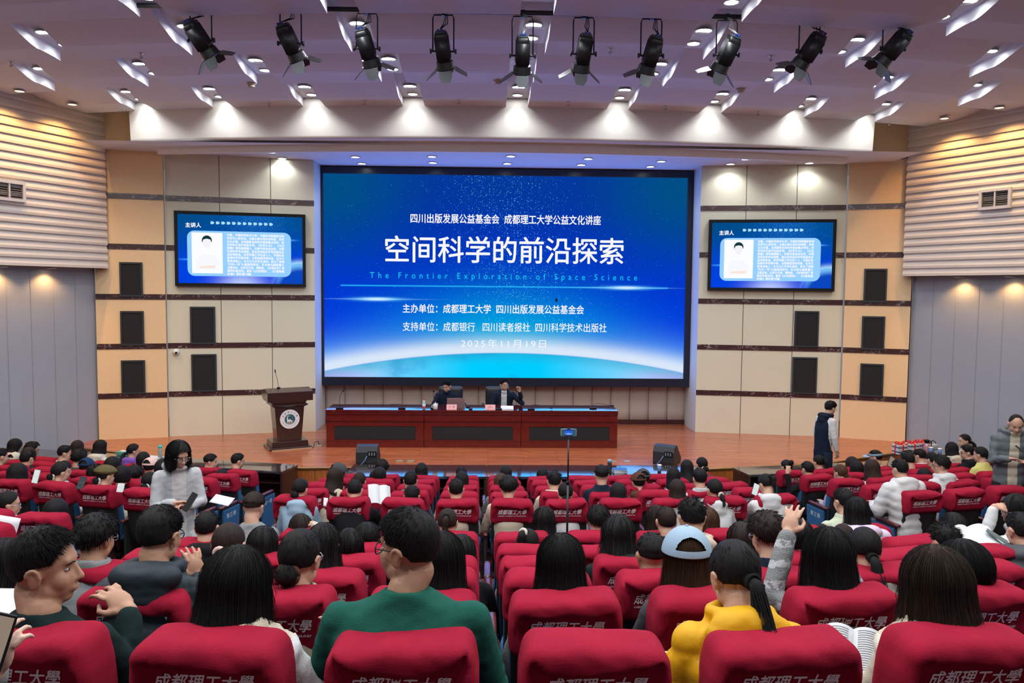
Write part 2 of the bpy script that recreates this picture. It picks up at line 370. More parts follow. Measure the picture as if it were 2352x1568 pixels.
# ---------------------------------------------------------------- ceiling
LZ = 7.07; X0 = .35; RC = 30.0
def arc(x): return (x-X0)**2/(2*RC)
LIPS = [-3.2, -1.55, .08, 1.70, 3.33, 4.96, 6.6, 8.2, 9.83, 11.45, 13.07, 14.70]
TRPX = {8: [(310, 17), (763, 5), (1242, 4), (1706, 22), (2195, 7)],
        9: [(108, 90), (430, 66), (822, 57), (1226, 65), (1615, 76), (1962, 98), (2265, 126)],
        10: [(82, 183), (318, 161), (586, 148), (892, 141), (1200, 150), (1516, 152), (1791, 166), (2041, 190), (2252, 213)],
        11: [(279, 228), (476, 216), (698, 204), (941, 200), (1191, 202), (1435, 212), (1662, 220), (1868, 237), (2046, 255)]}
TROUGH = {}
for k in range(1, 12):
    if k in TRPX: TROUGH[k] = sorted(aty(px, py, LIPS[k-1]+.54*(LIPS[k]-LIPS[k-1])+arc(aty(px, py, 12).x)).x for px, py in TRPX[k])
    else: TROUGH[k] = [X0+i*2.35+(.5 if k % 2 else 0) for i in range(-4, 5)]
def prof(k, t):
    """height of band k's panel at t from its start (0) to its lip (1)"""
    return LZ+(.23*(1-t/.62)**1.3 if t < .62 else .012*math.sin((t-.62)/.38*math.pi))
def ceilz(x, y):
    for k in range(1, 12):
        t = (y-arc(x)-LIPS[k-1])/(LIPS[k]-LIPS[k-1])
        if 0 <= t <= 1: return prof(k, t)
    return LZ
TS = [0, .12, .25, .38, .5, .57, .62, .66, .72, .8, .9, 1.0]; HW = .20
ce = MB(); XW = 13.5
for k in range(1, 12):
    y0, y1 = LIPS[k-1], LIPS[k]; edges = []
    for x in TROUGH[k]: edges += [x-HW, x+HW]
    spans = list(zip([-XW]+edges[1::2], edges[0::2]+[XW]))
    for (a, b) in spans:
        nx = max(2, int((b-a)/.5)+1); xs = [a+(b-a)*i/(nx-1) for i in range(nx)]
        ce.grid([[(x, y0+t*(y1-y0)+arc(x), prof(k, t)) for x in xs] for t in TS])
        ce.grid([[(x, y1+arc(x), prof(k, 1)) for x in xs], [(x, y1+arc(x), LZ+.5) for x in xs]])
        for x in (a, b):
            if abs(x) < XW: ce.grid([[(x, y0+t*(y1-y0)+arc(x), z) for t in TS] for z in (0,)]+[[(x, y0+t*(y1-y0)+arc(x), LZ+.5) for t in TS]]) if False else ce.grid([[(x, y0+t*(y1-y0)+arc(x), prof(k, t)) for t in TS], [(x, y0+t*(y1-y0)+arc(x), LZ+.5) for t in TS]])
    for x in TROUGH[k]:
        ce.grid([[(q, y0+t*(y1-y0)+arc(x), prof(k, t)+.155) for q in (x-HW-.02, x+HW+.02)] for t in TS])
ce.box(-XW, XW, -4, 19, LZ+.5, LZ+.6)
struct('ceiling', ce, WHITE)
# fascia over the stage, two curved steps, and the stage ceiling
fx = [-6.83+i*(14.30/40) for i in range(41)]
def arcs(mb, pr, xs):
    """pr: list of (y offset, z) swept along the arc"""
    mb.grid([[(x, 14.70+arc(x)*.95+dy, z) for x in xs] for dy, z in pr])
    for x in (xs[0], xs[-1]): mb.add([(x, 14.70+arc(x)*.95+dy, z) for dy, z in pr]+[(x, 14.70+arc(x)*.95+1.6, pr[0][1]), (x, 14.70+arc(x)*.95+1.6, pr[-1][1])][::-1], [tuple(range(len(pr)+2))])
f1 = MB(); arcs(f1, [(.06, 7.4), (0, 7.1), (.05, 6.55), (.06, 6.515), (.10, 6.50), (.62, 6.52)], fx); struct('ceiling_fascia', f1, FASC, True)
fx2 = [-6.49+i*(13.64/40) for i in range(41)]
f2 = MB(); arcs(f2, [(.50, 6.55), (.50, 6.37), (.52, 6.345), (.56, 6.34), (.75, 6.36), (.80, 6.47)], fx2); struct('ceiling_fascia_inner', f2, FASC, True)
sc = MB(); sc.add([(-7.6, 15.25, 6.462), (8.3, 15.25, 6.462), (8.3, 19, 6.462), (-7.6, 19, 6.462)], [(0, 1, 2, 3)]); struct('ceiling_stage', sc, WHITE)
# ---------------------------------------------------------------- downlights
LAMP = emat('lamp_glow', (.95, .98, 1, 1), 22.0); LAMPW = emat('lamp_glow_warm', (1, .72, .38, 1), 9.0)
RING = pm('lamp_ring', (.55, .55, .55), .4)
def downlight(loc, r, label, group, energy, col=COOL, warm=False, spread=None, spot=None):
    t = thing('downlight', label, 'ceiling light', loc, 0, group)
    m = MB(); n = 24
    m.lathe([(r*1.02, .0), (r*1.22, -.006), (r*1.25, -.014), (r*1.02, -.016), (r, -.004)], 24); m.build('trim_ring', RING, t, True)
    d = MB(); d.add([(r*math.cos(2*math.pi*i/n), r*math.sin(2*math.pi*i/n), -.006) for i in range(n)], [tuple(range(n-1, -1, -1))]); d.build('lamp', LAMPW if warm else LAMP, t)
    if spot: light('downlight_beam', 'SPOT', (0, 0, -.03), energy, col, t, size=r*.7, spot=spot, blend=.55)
    elif energy: light('downlight_beam', 'AREA', (0, 0, -.03), energy, col, t, size=r*1.8, spread=spread)
    return t
ORD = ['first', 'second', 'third', 'fourth', 'fifth', 'sixth', 'seventh', 'eighth', 'ninth', 'tenth', 'eleventh', 'twelfth', 'thirteenth', 'fourteenth']
BN = {8: 'ceiling band in front of the spotlight bar', 9: 'ceiling band behind the spotlight bar', 10: 'second ceiling band before the curved fascia', 11: 'ceiling band touching the curved fascia'}
E1 = 46.0
for k in range(3, 12):
    for i, x in enumerate(TROUGH[k]):
        y0, y1 = LIPS[k-1], LIPS[k]
        for j, t in enumerate((.54, .87)):
            if k < 8 and (j or abs(x) > 7.5): continue
            lab = 'round white downlight, %s trough from left in the %s, %s' % (ORD[i], BN.get(k, 'ceiling overhead'), ('upper', 'lower')[j])
            if k < 8:      # lamps over the camera, outside the picture: only their light
                light('hall_lamp', 'AREA', (x, y0+t*(y1-y0)+arc(x), LZ+.05), E1*.95, COOL, size=.16); continue
            lab = 'round %s downlight in %s trough from left of %s' % (('upper', 'lower')[j], ORD[i], {8: 'band before spotlight bar', 9: 'band behind spotlight bar', 10: 'second band before fascia', 11: 'band next to fascia'}[k])
            downlight((x, y0+t*(y1-y0)+arc(x), prof(k, t)+.153), .105 if j == 0 else .085, lab, 'ceiling trough downlights', E1*(1.0 if j == 0 else .6)*(.75 if k == 11 and j else 1), spot=2.5 if not (k == 11 and j) else 1.95)
SPX = [(624, 349), (648, 363), (800, 345), (816, 360), (831, 375), (987, 344), (992, 359), (994, 373), (1180, 345), (1173, 358), (1165, 375), (1368, 349), (1351, 364), (1335, 378), (1549, 355), (1519, 370), (1494, 382), (1713, 365), (1678, 376), (1859, 374)]
for i, (px, py) in enumerate(SPX):
    p = atz(px, py, 6.46); dim = i in (3, 4, 6, 7, 9, 10, 12, 13, 15, 16)
    near = p.x < -2.9 or p.x > 4.4
    downlight((p.x, p.y, 6.461), .085, 'round stage ceiling downlight, %s counted from the left end' % (ORD[i] if i < 14 else ['fifteenth', 'sixteenth', 'seventeenth', 'eighteenth', 'nineteenth', 'twentieth'][i-14]), 'stage ceiling downlights', 32 if near else 20, spot=2.4)
# warm lamps along the side walls
def warmrow(a, d, nn, side):
    i = 0
    for zz, off, ss in ((7.06, .75, (1.05, 2.08, 3.2, 4.4, 5.8)), (4.085, .18, (1.12, 2.08, 3.1, 4.3, 5.6))):
        for s in ss:
            p = a+d*s+nn*off; up = zz > 6
            downlight((p.x, p.y, zz), .075, 'warm downlight, %s along the %s wall %s' % (ORD[ss.index(s)], side, 'above the slats' if up else 'under the slatted panel'), 'warm wall downlights', 90 if up else 34, WARM, True, spot=2.3 if up else 2.3)
warmrow(LA, LD, LN, 'left'); warmrow(RA, RD, RN, 'right')
# ---------------------------------------------------------------- LED wall
def sky_material(name, kind):
    m = bpy.data.materials.new(name); m.use_nodes = True; nt = m.node_tree; nt.nodes.clear(); X.nt = nt
    tc = nt.nodes.new('ShaderNodeTexCoord'); sp = nt.nodes.new('ShaderNodeSeparateXYZ'); nt.links.new(tc.outputs['Generated'], sp.inputs[0])
    u, v = X(sp.outputs[0]), X(sp.outputs[2]); cu = (u-.5)*1.78
    def rgb(*c): return srgb(*c)
    if kind == 'main':
        col = mixc(smooth(v, .15, .95), rgb(0, 54, 225), rgb(4, 56, 155))
        edge = smooth(X.op('ABSOLUTE', u-.5), .16, .48)*smooth(v, .42, .95)
        col = mixc(edge*.85, col, rgb(0, 82, 130))
        mid = gauss(v-.55, .22)*gauss(cu, .62); col = mixc(mid*.55, col, rgb(2, 38, 190))
        R = 4.2; d = X.op('SQRT', cu*cu+(v-(.128-R))*(v-(.128-R)))-R
        up = smooth(d, -.01, .0)
        g1 = gauss(d, .26)*gauss(cu, .55); col = mixc(g1*up*.9, col, rgb(0, 190, 225))
        g2 = gauss(d, .125)*smooth(X.op('ABSOLUTE', cu), .2, .9); col = mixc(g2*up*.75, col, rgb(110, 190, 255))
        g3 = gauss(d-.012, .055); col = mixc(g3*up*.95, col, rgb(222, 234, 250))
        n = nt.nodes.new('ShaderNodeTexNoise'); n.inputs['Scale'].default_value = 7; n.inputs['Detail'].default_value = 6; nt.links.new(tc.outputs['Generated'], n.inputs[0])
        ins = mixc(smooth(X.op('ABSOLUTE', cu), .15, .9), rgb(0, 205, 255), rgb(150, 215, 250))
        ins = mixc(smooth(X(n.outputs['Fac']), .5, .72)*.7, ins, rgb(20, 150, 215))
        ins = mixc(smooth(v, .07, .0)*smooth(X.op('ABSOLUTE', cu), .5, .89), ins, rgb(185, 180, 245))
        ins = mixc(smooth(d, -.07, -.005)*.5, ins, rgb(40, 160, 200))
        col = mixc(1-up, col, ins)
        line = gauss(v-(.4545), .0030)*smooth(u, .044, .046)*(1-smooth(u, .950, .953)); col = mixc(line*.9, col, rgb(40, 190, 255))
        for (fu, fv) in ((.836, .4545), (.145, .388)):
            dx = u-fu; dy = v-fv
            f = gauss(dx, .055)*gauss(dy, .0085); col = mixc(clamp01(f*1.5), col, rgb(80, 190, 255))
            f = gauss(dx, .030)*gauss(dy, .0048); col = mixc(clamp01(f*1.6), col, rgb(250, 250, 255))
            f = gauss(dx, .10)*gauss(dy, .0022); col = mixc(clamp01(f), col, rgb(140, 215, 255))
        vig = 1.0
        dens = gauss(cu-.02+(v-.7)*.25, .26)*.44+.10; msk = smooth(v, .10, .3)
    else:
        col = mixc(smooth(v, .1, 1.0), rgb(0, 66, 225), rgb(0, 75, 135))
        col = mixc(gauss(cu-.22, .5)*smooth(v, .5, .9)*.7, col, rgb(0, 85, 185))
        g = gauss(X.op('SQRT', cu*cu*.35+(v+.02)*(v+.02)), .17); col = mixc(g*.95, col, rgb(188, 205, 255))
        R = .42; d = X.op('SQRT', (cu-.86)*(cu-.86)+(v+.115)*(v+.115))-R
        up = smooth(d, -.005, .005); gl = gauss(d, .05)*smooth(cu, .35, .75); col = mixc(gl*up*.9, col, rgb(170, 220, 255))
        ins = mixc(smooth(d, -.12, 0), rgb(10, 70, 190), rgb(120, 195, 250)); col = mixc((1-up)*smooth(cu, .45, .62), col, ins)
        for (fu, fv, s) in ((.90, .655, .05), (.07, .345, .06)):
            f = gauss(u-fu, s)*gauss(v-fv, .012); col = mixc(clamp01(f)*.9, col, rgb(60, 160, 255))
        dens = gauss(cu-.22, .45)*smooth(v, .35, .9)*.7+.12; msk = smooth(v, .02, .1)
    tot = None
    for sc_, rad, th in ((58, .15, .72), (110, .20, .60), (30, .06, .55)):
        vo = nt.nodes.new('ShaderNodeTexVoronoi'); vo.voronoi_dimensions = '2D'; vo.inputs['Scale'].default_value = sc_
        mp = nt.nodes.new('ShaderNodeCombineXYZ'); X.nt.links.new((u*1.78).v, mp.inputs[0]); X.nt.links.new(v.v, mp.inputs[1]); nt.links.new(mp.outputs[0], vo.inputs['Vector'])
        sep = nt.nodes.new('ShaderNodeSeparateColor'); nt.links.new(vo.outputs['Color'], sep.inputs[0])
        s = (1-smooth(X(vo.outputs['Distance']), rad*.4, rad))*smooth(X(sep.outputs[0])+dens-1.0, -.02, .35)*X(sep.outputs[1])
        tot = s if tot is None else tot+s
    col = mixc(clamp01(tot*msk*1.1), col, rgb(120, 225, 255))
    e = nt.nodes.new('ShaderNodeEmission'); o = nt.nodes.new('ShaderNodeOutputMaterial'); nt.links.new(col.v, e.inputs[0]); nt.links.new(e.outputs[0], o.inputs[0])
    e.inputs[1].default_value = 1.0
    return m
SY = 18.0
sL, sR = aty(743, 398, SY).x, aty(1579, 409, SY).x; sB, sT = 1.76, 6.29
t = thing('led_wall', 'huge blue LED wall with white lecture title over a glowing planet', 'screen', ((sL+sR)/2, SY, sB))
hw = (sR-sL)/2; hh = sT-sB; BEZ = pm('led_bezel', (.008, .011, .026), .35)
m = MB(); m.box(-hw-.17, hw+.15, .0, .30, -.19, hh+.15); m.build('cabinet', BEZ, t)
m = MB(); m.box(-hw-.17, -hw, -.06, .02, -.19, hh+.15); m.box(hw, hw+.15, -.06, .02, -.19, hh+.15); m.box(-hw, hw, -.06, .02, hh, hh+.15); m.box(-hw, hw, -.06, .02, -.19, 0); m.build('bezel', BEZ, t)
m = MB(); m.add([(-hw, -.012, 0), (hw, -.012, 0), (hw, -.012, hh), (-hw, -.012, hh)], [(0, 1, 2, 3)]); scr = m.build('display', sky_material('led_picture', 'main'), t)
TXW = emat('screen_white', srgb(248, 248, 252), 1.0); TXC = emat('screen_cyan', srgb(20, 205, 245), 1.0)
def scx(px, py): p = aty(px, py, SY); return p.x-(sL+sR)/2, p.z-sB
for body, x0, x1, yc, b, hpx, mt in (('四川出版发展公益基金会  成都理工大学公益文化讲座', 943, 1380, 503.5, .005, 22, TXW), ('空间科学的前沿探索', 885, 1432, 574, .0035, 61, TXW),
        ('主办单位：成都理工大学  四川出版发展公益基金会', 925, 1341, 709.5, .004, 21, TXW), ('支持单位：成都银行   四川读者报社  四川科学技术出版社', 925, 1393, 751, .002, 21, TXW)):
    a, b_ = scx(x0, yc), scx(x1, yc); text_fit('title_line', body, a[0], b_[0], (a[1]+b_[1])/2, -.02, mt, t, bold=b, h=hpx*18/1829)
a, b_ = scx(850, 635), scx(1463, 638); text_fit('subtitle_line', 'The Frontier Exploration of Space Science', a[0], b_[0], (a[1]+b_[1])/2, -.02, TXC, t, h=18*18/1829, space=1.9)
a, b_ = scx(1059, 788), scx(1254, 789); text_fit('date_line', '2025年11月19日', a[0], b_[0], (a[1]+b_[1])/2, -.02, TXW, t, h=19*18/1829, space=1.25)
g_ = light('led_wall_glow', 'AREA', (0, -.05, hh/2), 160, (.10, .30, 1.0), t, rot=(math.radians(-90), 0, 0), size=1).data; g_.shape = 'RECTANGLE'; g_.size = 2*hw; g_.size_y = hh
a = scx(1278, 689); m = MB(); m.box(a[0]-.022, a[0]+.022, -.02, -.013, a[1]-.04, a[1]+.04); m.build('dead_module', BLACK, t)
# ---------------------------------------------------------------- side monitors
def wallframe(a, b):
    a, b = Vector(a), Vector(b); d = (b-a).normalized(); return a, d, Vector((d.y, -d.x)), math.atan2(d.y, d.x)
def wallrect(px0, py0, px1, py1, seg, off=0.):
    a, d, nn, ang = wallframe(*seg); p = a+nn*off
    q = [atplane(x, y, p, nn) for x, y in ((px0, (py0+py1)/2), (px1, (py0+py1)/2), ((px0+px1)/2, py0), ((px0+px1)/2, py1))]
    c = ((q[0].xy+q[1].xy)/2); wd = (q[0].xy-q[1].xy).length
    return (c.x, c.y, q[3].z), wd, q[2].z-q[3].z, ang
SKY2 = sky_material('monitor_picture', 'side'); PANEL = emat('panel_light_blue', srgb(150, 208, 255), 1.0); PAPERW = emat('photo_white', srgb(252, 253, 255), 1.0)
ARW = emat('arrow_blue', srgb(170, 225, 255), 1.0); HAIRE = emat('photo_hair', srgb(20, 55, 62), 1.0); FACEE = emat('photo_face', srgb(246, 243, 246), 1.0); SHADE = emat('photo_shade', srgb(226, 228, 240), 1.0); ARMS = emat('photo_arms', srgb(250, 228, 216), 1.0)
PARA = ['刘勇，中国科学技术大学、中国科学院国家空间', '科学中心研究员。长期从事日地空间物理，发表', '论文多篇，主持国家自然科学基金重点项目，获', '科学技术进步奖励多项。《科学大众》、《太空', '探索》等特邀撰稿人、科普作家协会会员、中国', '空间科学学会理事。曾任空间站科学专家委员会', '成员等职务。科学传播工作先进个人、中国科协', '首席科学传播专家，太阳物理学研究者、在天文', '教育讲座上，多次为大中学生演讲，参与了探测', '“天问一号”火星磁场研究，多次参与国家重大', '卫星任务、北京天文馆、博物馆、《环球科学》等', '媒体科普活动。著有《太空探险》、《行星物理', '科普》等科普书籍。']
def monitor(label, rect, seg):
    (cx, cy, cz), wd, ht, ang = wallrect(*rect, seg, .10)
    t = thing('wall_monitor', label, 'monitor', (cx, cy, cz), ang); W, H = wd/2, ht; bz = .065
    m = MB(); m.box(-W, W, .0, .085, 0, H); m.build('housing', BLACK, t)
    m = MB(); m.box(-W, -W+bz, -.02, 0, 0, H); m.box(W-bz, W, -.02, 0, 0, H); m.box(-W+bz, W-bz, -.02, 0, 0, bz); m.box(-W+bz, W-bz, -.02, 0, H-bz, H); m.build('frame', BLACK, t)
    m = MB(); m.add([(-W+bz, -.004, bz), (W-bz, -.004, bz), (W-bz, -.004, H-bz), (-W+bz, -.004, H-bz)], [(0, 1, 2, 3)]); dsp = m.build('display', SKY2, t)
    dw, dh = 2*(W-bz), H-2*bz
    X_ = lambda u: -W+bz+u*dw
    Z_ = lambda v: bz+v*dh
    # light panel with rounded corners
    r = .115*dw*.5; x0, x1, z0, z1 = X_(.072), X_(.905), Z_(.105), Z_(.765); poly = []
    for (qx, qz, a0) in ((x1-r, z1-r, 0), (x0+r, z1-r, 90), (x0+r, z0+r, 180), (x1-r, z0+r, 270)):
        for i in range(7): a = math.radians(a0+15*i); poly.append((qx+r*math.cos(a), qz+r*math.sin(a)))
    m = MB(); m.prism(poly[::-1], -.007, -.005); m.build('text_panel', PANEL, t)
    m = MB(); m.box(X_(.107), X_(.35), -.010, -.008, Z_(.145), Z_(.738)); ph = m.build('portrait', PAPERW, t)
    cx_, hz = X_(.227), Z_(.60)
    def flat(name, pts, y, mt): q = MB(); q.prism(pts, y-.001, y); return q.build(name, mt, ph)
    hd = .040*dw
    flat('portrait_shirt', [(cx_-2.1*hd, Z_(.20)), (cx_-2.2*hd, Z_(.34)), (cx_-1.2*hd, Z_(.42)), (cx_+1.2*hd, Z_(.42)), (cx_+2.2*hd, Z_(.34)), (cx_+2.1*hd, Z_(.20))], -.011, emat('photo_shirt', srgb(247, 249, 254), 1))
    flat('portrait_arms', [(cx_-1.6*hd, Z_(.22)), (cx_-1.4*hd, Z_(.25)), (cx_+1.6*hd, Z_(.26)), (cx_+1.5*hd, Z_(.22))], -.0125, ARMS)
    flat('portrait_face', [(cx_+hd*.85*math.cos(a), hz+hd*1.25*math.sin(a)) for a in [2*math.pi*i/20 for i in range(20)]], -.013, FACEE)
    flat('portrait_hair', [(cx_+hd*1.0*math.cos(a), hz+hd*.35+hd*1.05*math.sin(a)) for a in [math.pi*i/14 for i in range(15)]]+[(cx_-hd*.92, hz-hd*.1), (cx_-hd*.7, hz+hd*.55), (cx_, hz+hd*.72), (cx_+hd*.7, hz+hd*.55), (cx_+hd*.92, hz-hd*.1)], -.0145, HAIRE)
    text_fit('heading', '主讲人', X_(.06), X_(.184), Z_(.845), -.012, TXW, t, bold=.010)
    m = MB()
    for i in range(12):
        ax = X_(.258+i*.0428); az = Z_(.885); w_, h_ = .0195*dw, .020*dh
        m.prism([(ax, az-h_), (ax+w_, az-h_), (ax+w_*1.6, az), (ax+w_, az+h_), (ax, az+h_)], -.012, -.010)
    m.build('arrow_row', ARW, t)
    for i, ln in enumerate(PARA):
        z = Z_(.712-i*.0478); xx1 = X_(.385+.46*len(ln)/21 if len(ln) < 19 else .848)
        text_fit('paragraph_line', ln, X_(.385), xx1, z, -.012, TXW, t, bold=.010, h=.042*dh)
    return t
monitor('wall monitor showing a speaker portrait, left of the LED wall', (401, 488, 702, 658), CL)
monitor('wall monitor showing a speaker portrait, right of the LED wall', (1627, 504, 1919, 668), CR)
# ---------------------------------------------------------------- wall loudspeaker grilles, vents, camera dome
GR = [((275, 602, 328, 681), BL, 'left pier', 'top'), ((277, 714, 331, 793), BL, 'left pier', 'middle'), ((279, 827, 334, 904), BL, 'left pier', 'bottom'),
      ((437, 704, 495, 790), CL, 'left cream wall', 'upper'), ((440, 813, 498, 899), CL, 'left cream wall', 'lower'),
      ((1984, 617, 2037, 694), BR, 'right pier', 'top'), ((1979, 726, 2032, 803), BR, 'right pier', 'middle'), ((1975, 835, 2029, 910), BR, 'right pier', 'bottom'),
      ((1824, 714, 1880, 797), CR, 'right cream wall', 'upper'), ((1819, 820, 1876, 904), CR, 'right cream wall', 'lower')]
for rect, seg, wn, pos in GR:
    (cx, cy, cz), wd, ht, ang = wallrect(*rect, seg, .01)
    t = thing('speaker_grille', 'black rectangular loudspeaker grille, %s one on the %s' % (pos, wn.replace('pier', 'orange pier')), 'speaker', (cx, cy, cz), ang, 'wall loudspeaker grilles'); W = wd/2
    m = MB(); m.box(-W, -W+.035, -.03, 0, 0, ht); m.box(W-.035, W, -.03, 0, 0, ht); m.box(-W+.035, W-.035, -.03, 0, 0, .035); m.box(-W+.035, W-.035, -.03, 0, ht-.035, ht); m.build('frame', GFRAME, t)
    m = MB(); m.rbox((0, -.008, ht/2), (2*W-.07, .02, ht-.07), .008, (4, 2, 4)); m.build('cloth', GRILLE, t)
def vent(rect, A, D, NN, side):
    p = A+NN*.33; nn = NN; q0 = atplane(rect[0], (rect[1]+rect[3])/2, p, nn); q1 = atplane(rect[2], (rect[1]+rect[3])/2, p, nn)
    qt = atplane((rect[0]+rect[2])/2, rect[1], p, nn); qb = atplane((rect[0]+rect[2])/2, rect[3], p, nn); d = (q1.xy-q0.xy); ang = math.atan2(d.y, d.x); W = d.length/2; H = qt.z-qb.z
    t = thing('air_vent', 'white framed air vent with dark louvres in the %s slatted wall' % side, 'vent', ((q0.x+q1.x)/2, (q0.y+q1.y)/2, qb.z), ang)
    m = MB(); f = .05; m.box(-W, -W+f, -.03, .06, 0, H); m.box(W-f, W, -.03, .06, 0, H); m.box(-W+f, W-f, -.03, .06, 0, f); m.box(-W+f, W-f, -.03, .06, H-f, H); m.box(-.012, .012, -.025, .02, f, H-f); m.build('frame', pm('vent_frame', (.62, .61, .60), .5), t)
    m = MB(); m.box(-W+f, W-f, .03, .05, f, H-f); m.build('backing', pm('vent_dark', (.03, .028, .025), .9), t)
    m = MB(); k = int((H-2*f)/.032)
    for i in range(k): z = f+(i+.5)*(H-2*f)/k; m.add([(-W+f, -.012, z-.011), (W-f, -.012, z-.011), (W-f, .022, z+.011), (-W+f, .022, z+.011)], [(0, 1, 2, 3)])
    m.build('louvres', pm('vent_louvre', (.22, .20, .18), .5), t)
vent((-18, 414, 57, 461), LA, LD, LN, 'left'); vent((2250, 433, 2323, 480), RA, RD, RN, 'right')
a, d, nn, ang = wallframe(*CL); p = atplane(404, 808, a+nn*.05, nn)
t = thing('security_camera', 'small white dome security camera on the left cream wall', 'camera', p, ang)
m = MB(); m.cyl((0, .05, 0), (0, .01, 0), .07, .065, 20); m.build('base', WHITEP, t, True)
m = MB(); m.ell((0, -.005, 0), (.06, .06, .06)); m.build('housing', WHITEP, t, True)
m = MB(); m.ell((.01, -.05, -.012), (.026, .022, .026)); m.build('lens', BLACK, t, True)
# ---------------------------------------------------------------- lectern
p = atz(655, 1031, SZ); t = thing('lectern', 'dark walnut lectern with round white emblem on the stage', 'lectern', (p.x, p.y+.18, SZ), math.radians(27)); lect = t
def frus(mb, w0, d0, w1, d1, z0, z1, y=0):
    return mb.add([(-w0/2, y-d0/2, z0), (w0/2, y-d0/2, z0), (w0/2, y+d0/2, z0), (-w0/2, y+d0/2, z0), (-w1/2, y-d1/2, z1), (w1/2, y-d1/2, z1), (w1/2, y+d1/2, z1), (-w1/2, y+d1/2, z1)], [(0, 3, 2, 1), (4, 5, 6, 7), (0, 1, 5, 4), (1, 2, 6, 5), (2, 3, 7, 6), (3, 0, 4, 7)])
m = MB(); frus(m, .80, .58, .80, .58, 0, .05); frus(m, .70, .50, .68, .48, .05, .16); m.build('plinth', DARKW, t, bevel=.006)
m = MB(); m.box(-.36, .40, -.292, -.288, .0, .022); m.build('worn_edge', pm('worn_edge_wood', (.42, .31, .19), .7), t)
m = MB(); frus(m, .46, .36, .56, .42, .16, .82); m.build('body', DARKW, t, bevel=.004)
m = MB(); frus(m, .58, .44, .70, .54, .82, .86); frus(m, .70, .54, .62, .48, .86, .89); m.build('moulding', DARKW, t, bevel=.004)
m = MB(); frus(m, .60, .46, .66, .50, .89, .94); m.add([(x, y, z) for x in (-.43, .43) for y, z in ((-.30, .94), (-.30, 1.12), (.0, 1.17), (.30, 1.12), (.30, 1.02), (.10, .94))], [(0, 1, 2, 3, 4, 5), (11, 10, 9, 8, 7, 6)]+[(i, 6+i, 6+(i+1) % 6, (i+1) % 6) for i in range(6)]); m.build('desk_top', DARKW, t, bevel=.006)
EMW = pm('emblem_white', (.82, .82, .84), .5); EMT = pm('emblem_teal', (.004, .085, .115), .5); EMK = pm('emblem_ink', (.05, .06, .07), .6)
zc, yy = .585, -.209
def tilt(o): o.rotation_euler = (math.radians(4.4), 0, 0); o.location = (0, -.205, zc); return o
m = MB(); m.cyl((0, .03, 0), (0, -.016, 0), .185, n=48); em = tilt(m.build('emblem', EMW, t))
m = MB(); m.cyl((0, -.016, 0), (0, -.018, 0), .100, n=40); m.build('emblem_globe', EMT, em)
m = MB()
for k in (-.05, 0, .05): h_ = math.sqrt(.1**2-k*k); m.tube([(-h_*math.cos(a) if False else h_*(2*i/10-1), -.0185, k+.012*math.cos((2*i/10-1)*1.5)) for i, a in enumerate([0]*11)], .0014, 4)
for k in (-.055, 0, .055): m.tube([(k*math.cos((2*i/10-1)*1.4), -.0185, .098*(2*i/10-1)) for i in range(11)], .0014, 4)
m.build('globe_lines', pm('globe_line', (.35, .5, .54), .6), em)
m = MB(); dn = [(-.052, -.052), (-.055, -.02), (-.062, .02), (-.048, .065), (-.020, .078), (-.018, .070), (-.036, .055), (-.044, .02), (-.030, -.006), (.0, -.002), (.022, -.012), (.040, -.032), (.062, -.030), (.066, -.036), (.045, -.046), (.038, -.062), (.028, -.062), (.022, -.045), (.004, -.044), (.0, -.062), (-.010, -.062), (-.016, -.044), (-.030, -.045), (-.036, -.062), (-.048, -.062)]
m.prism(dn[::-1], -.020, -.0185); m.build('emblem_animal', EMW, em)
m = MB(); m.prism([(-.085, -.068), (.085, -.064), (.080, -.078), (.0, -.088), (-.080, -.080)][::-1], -.0205, -.0185); m.build('emblem_ground', pm('emblem_sand', (.45, .42, .25), .6), em)
def ringtext(chars, r, a0, a1, size, flip=False):
    M_ = MB()
    for i, ch in enumerate(chars):
        if ch == ' ': continue
        a = math.radians(a0+(a1-a0)*i/max(1, len(chars)-1)); me = text_mesh(ch, size, res=2); x0, x1, z0, z1 = text_size(me); rot = a-math.pi/2 if not flip else a+math.pi/2
        vs = []
        for v in me.vertices:
            q = Vector((v.co.x-(x0+x1)/2, v.co.y-size*.36)); vs.append((r*math.cos(a)+q.x*math.cos(rot)-q.y*math.sin(rot), -.0175, r*math.sin(a)+q.x*math.sin(rot)+q.y*math.cos(rot)))
        M_.add(vs, [tuple(f.vertices) for f in me.polygons]); bpy.data.meshes.remove(me)
    return M_
ringtext('成都理工大學', .142, 155, 25, .042).build('emblem_lettering', EMK, em)
ringtext('CHENGDU UNIVERSITY OF TECHNOLOGY', .138, 192, 348, .017, True).build('emblem_lettering', EMK, em)
ringtext('1956', .165, 262, 278, .016, True).build('emblem_lettering', EMK, em)
def gooseneck(label, loc, rz, top, bend, base=(.10, .07), group='desk microphones', tip=.012):
    t = thing('microphone', label, 'microphone', loc, rz, group)
    m = MB(); m.rbox((0, 0, .012), (base[0], base[1], .024), .008, (4, 4, 2)); m.build('base', BLACK, t, True)
    m = MB(); m.tube(bend, .0045, 8); m.build('gooseneck', BLACKM, t, True)
    e = Vector(bend[-1]); d = (e-Vector(bend[-2])).normalized(); m = MB(); m.tube([e, e+d*.015, e+d*.05, e+d*.065], [.006, tip, tip, .006], 10); m.build('capsule', BLACK, t, True); return t
lm = Matrix.Rotation(math.radians(27), 3, 'Z'); q = lect.location+lm @ Vector((-.16, .0, 1.165))
gooseneck('thin black microphone standing on the lectern top', q, 0, .3, [(0, 0, .01), (-.01, 0, .10), (-.03, 0, .20), (-.05, 0, .27), (-.055, 0, .30)], (.06, .06), tip=.011)
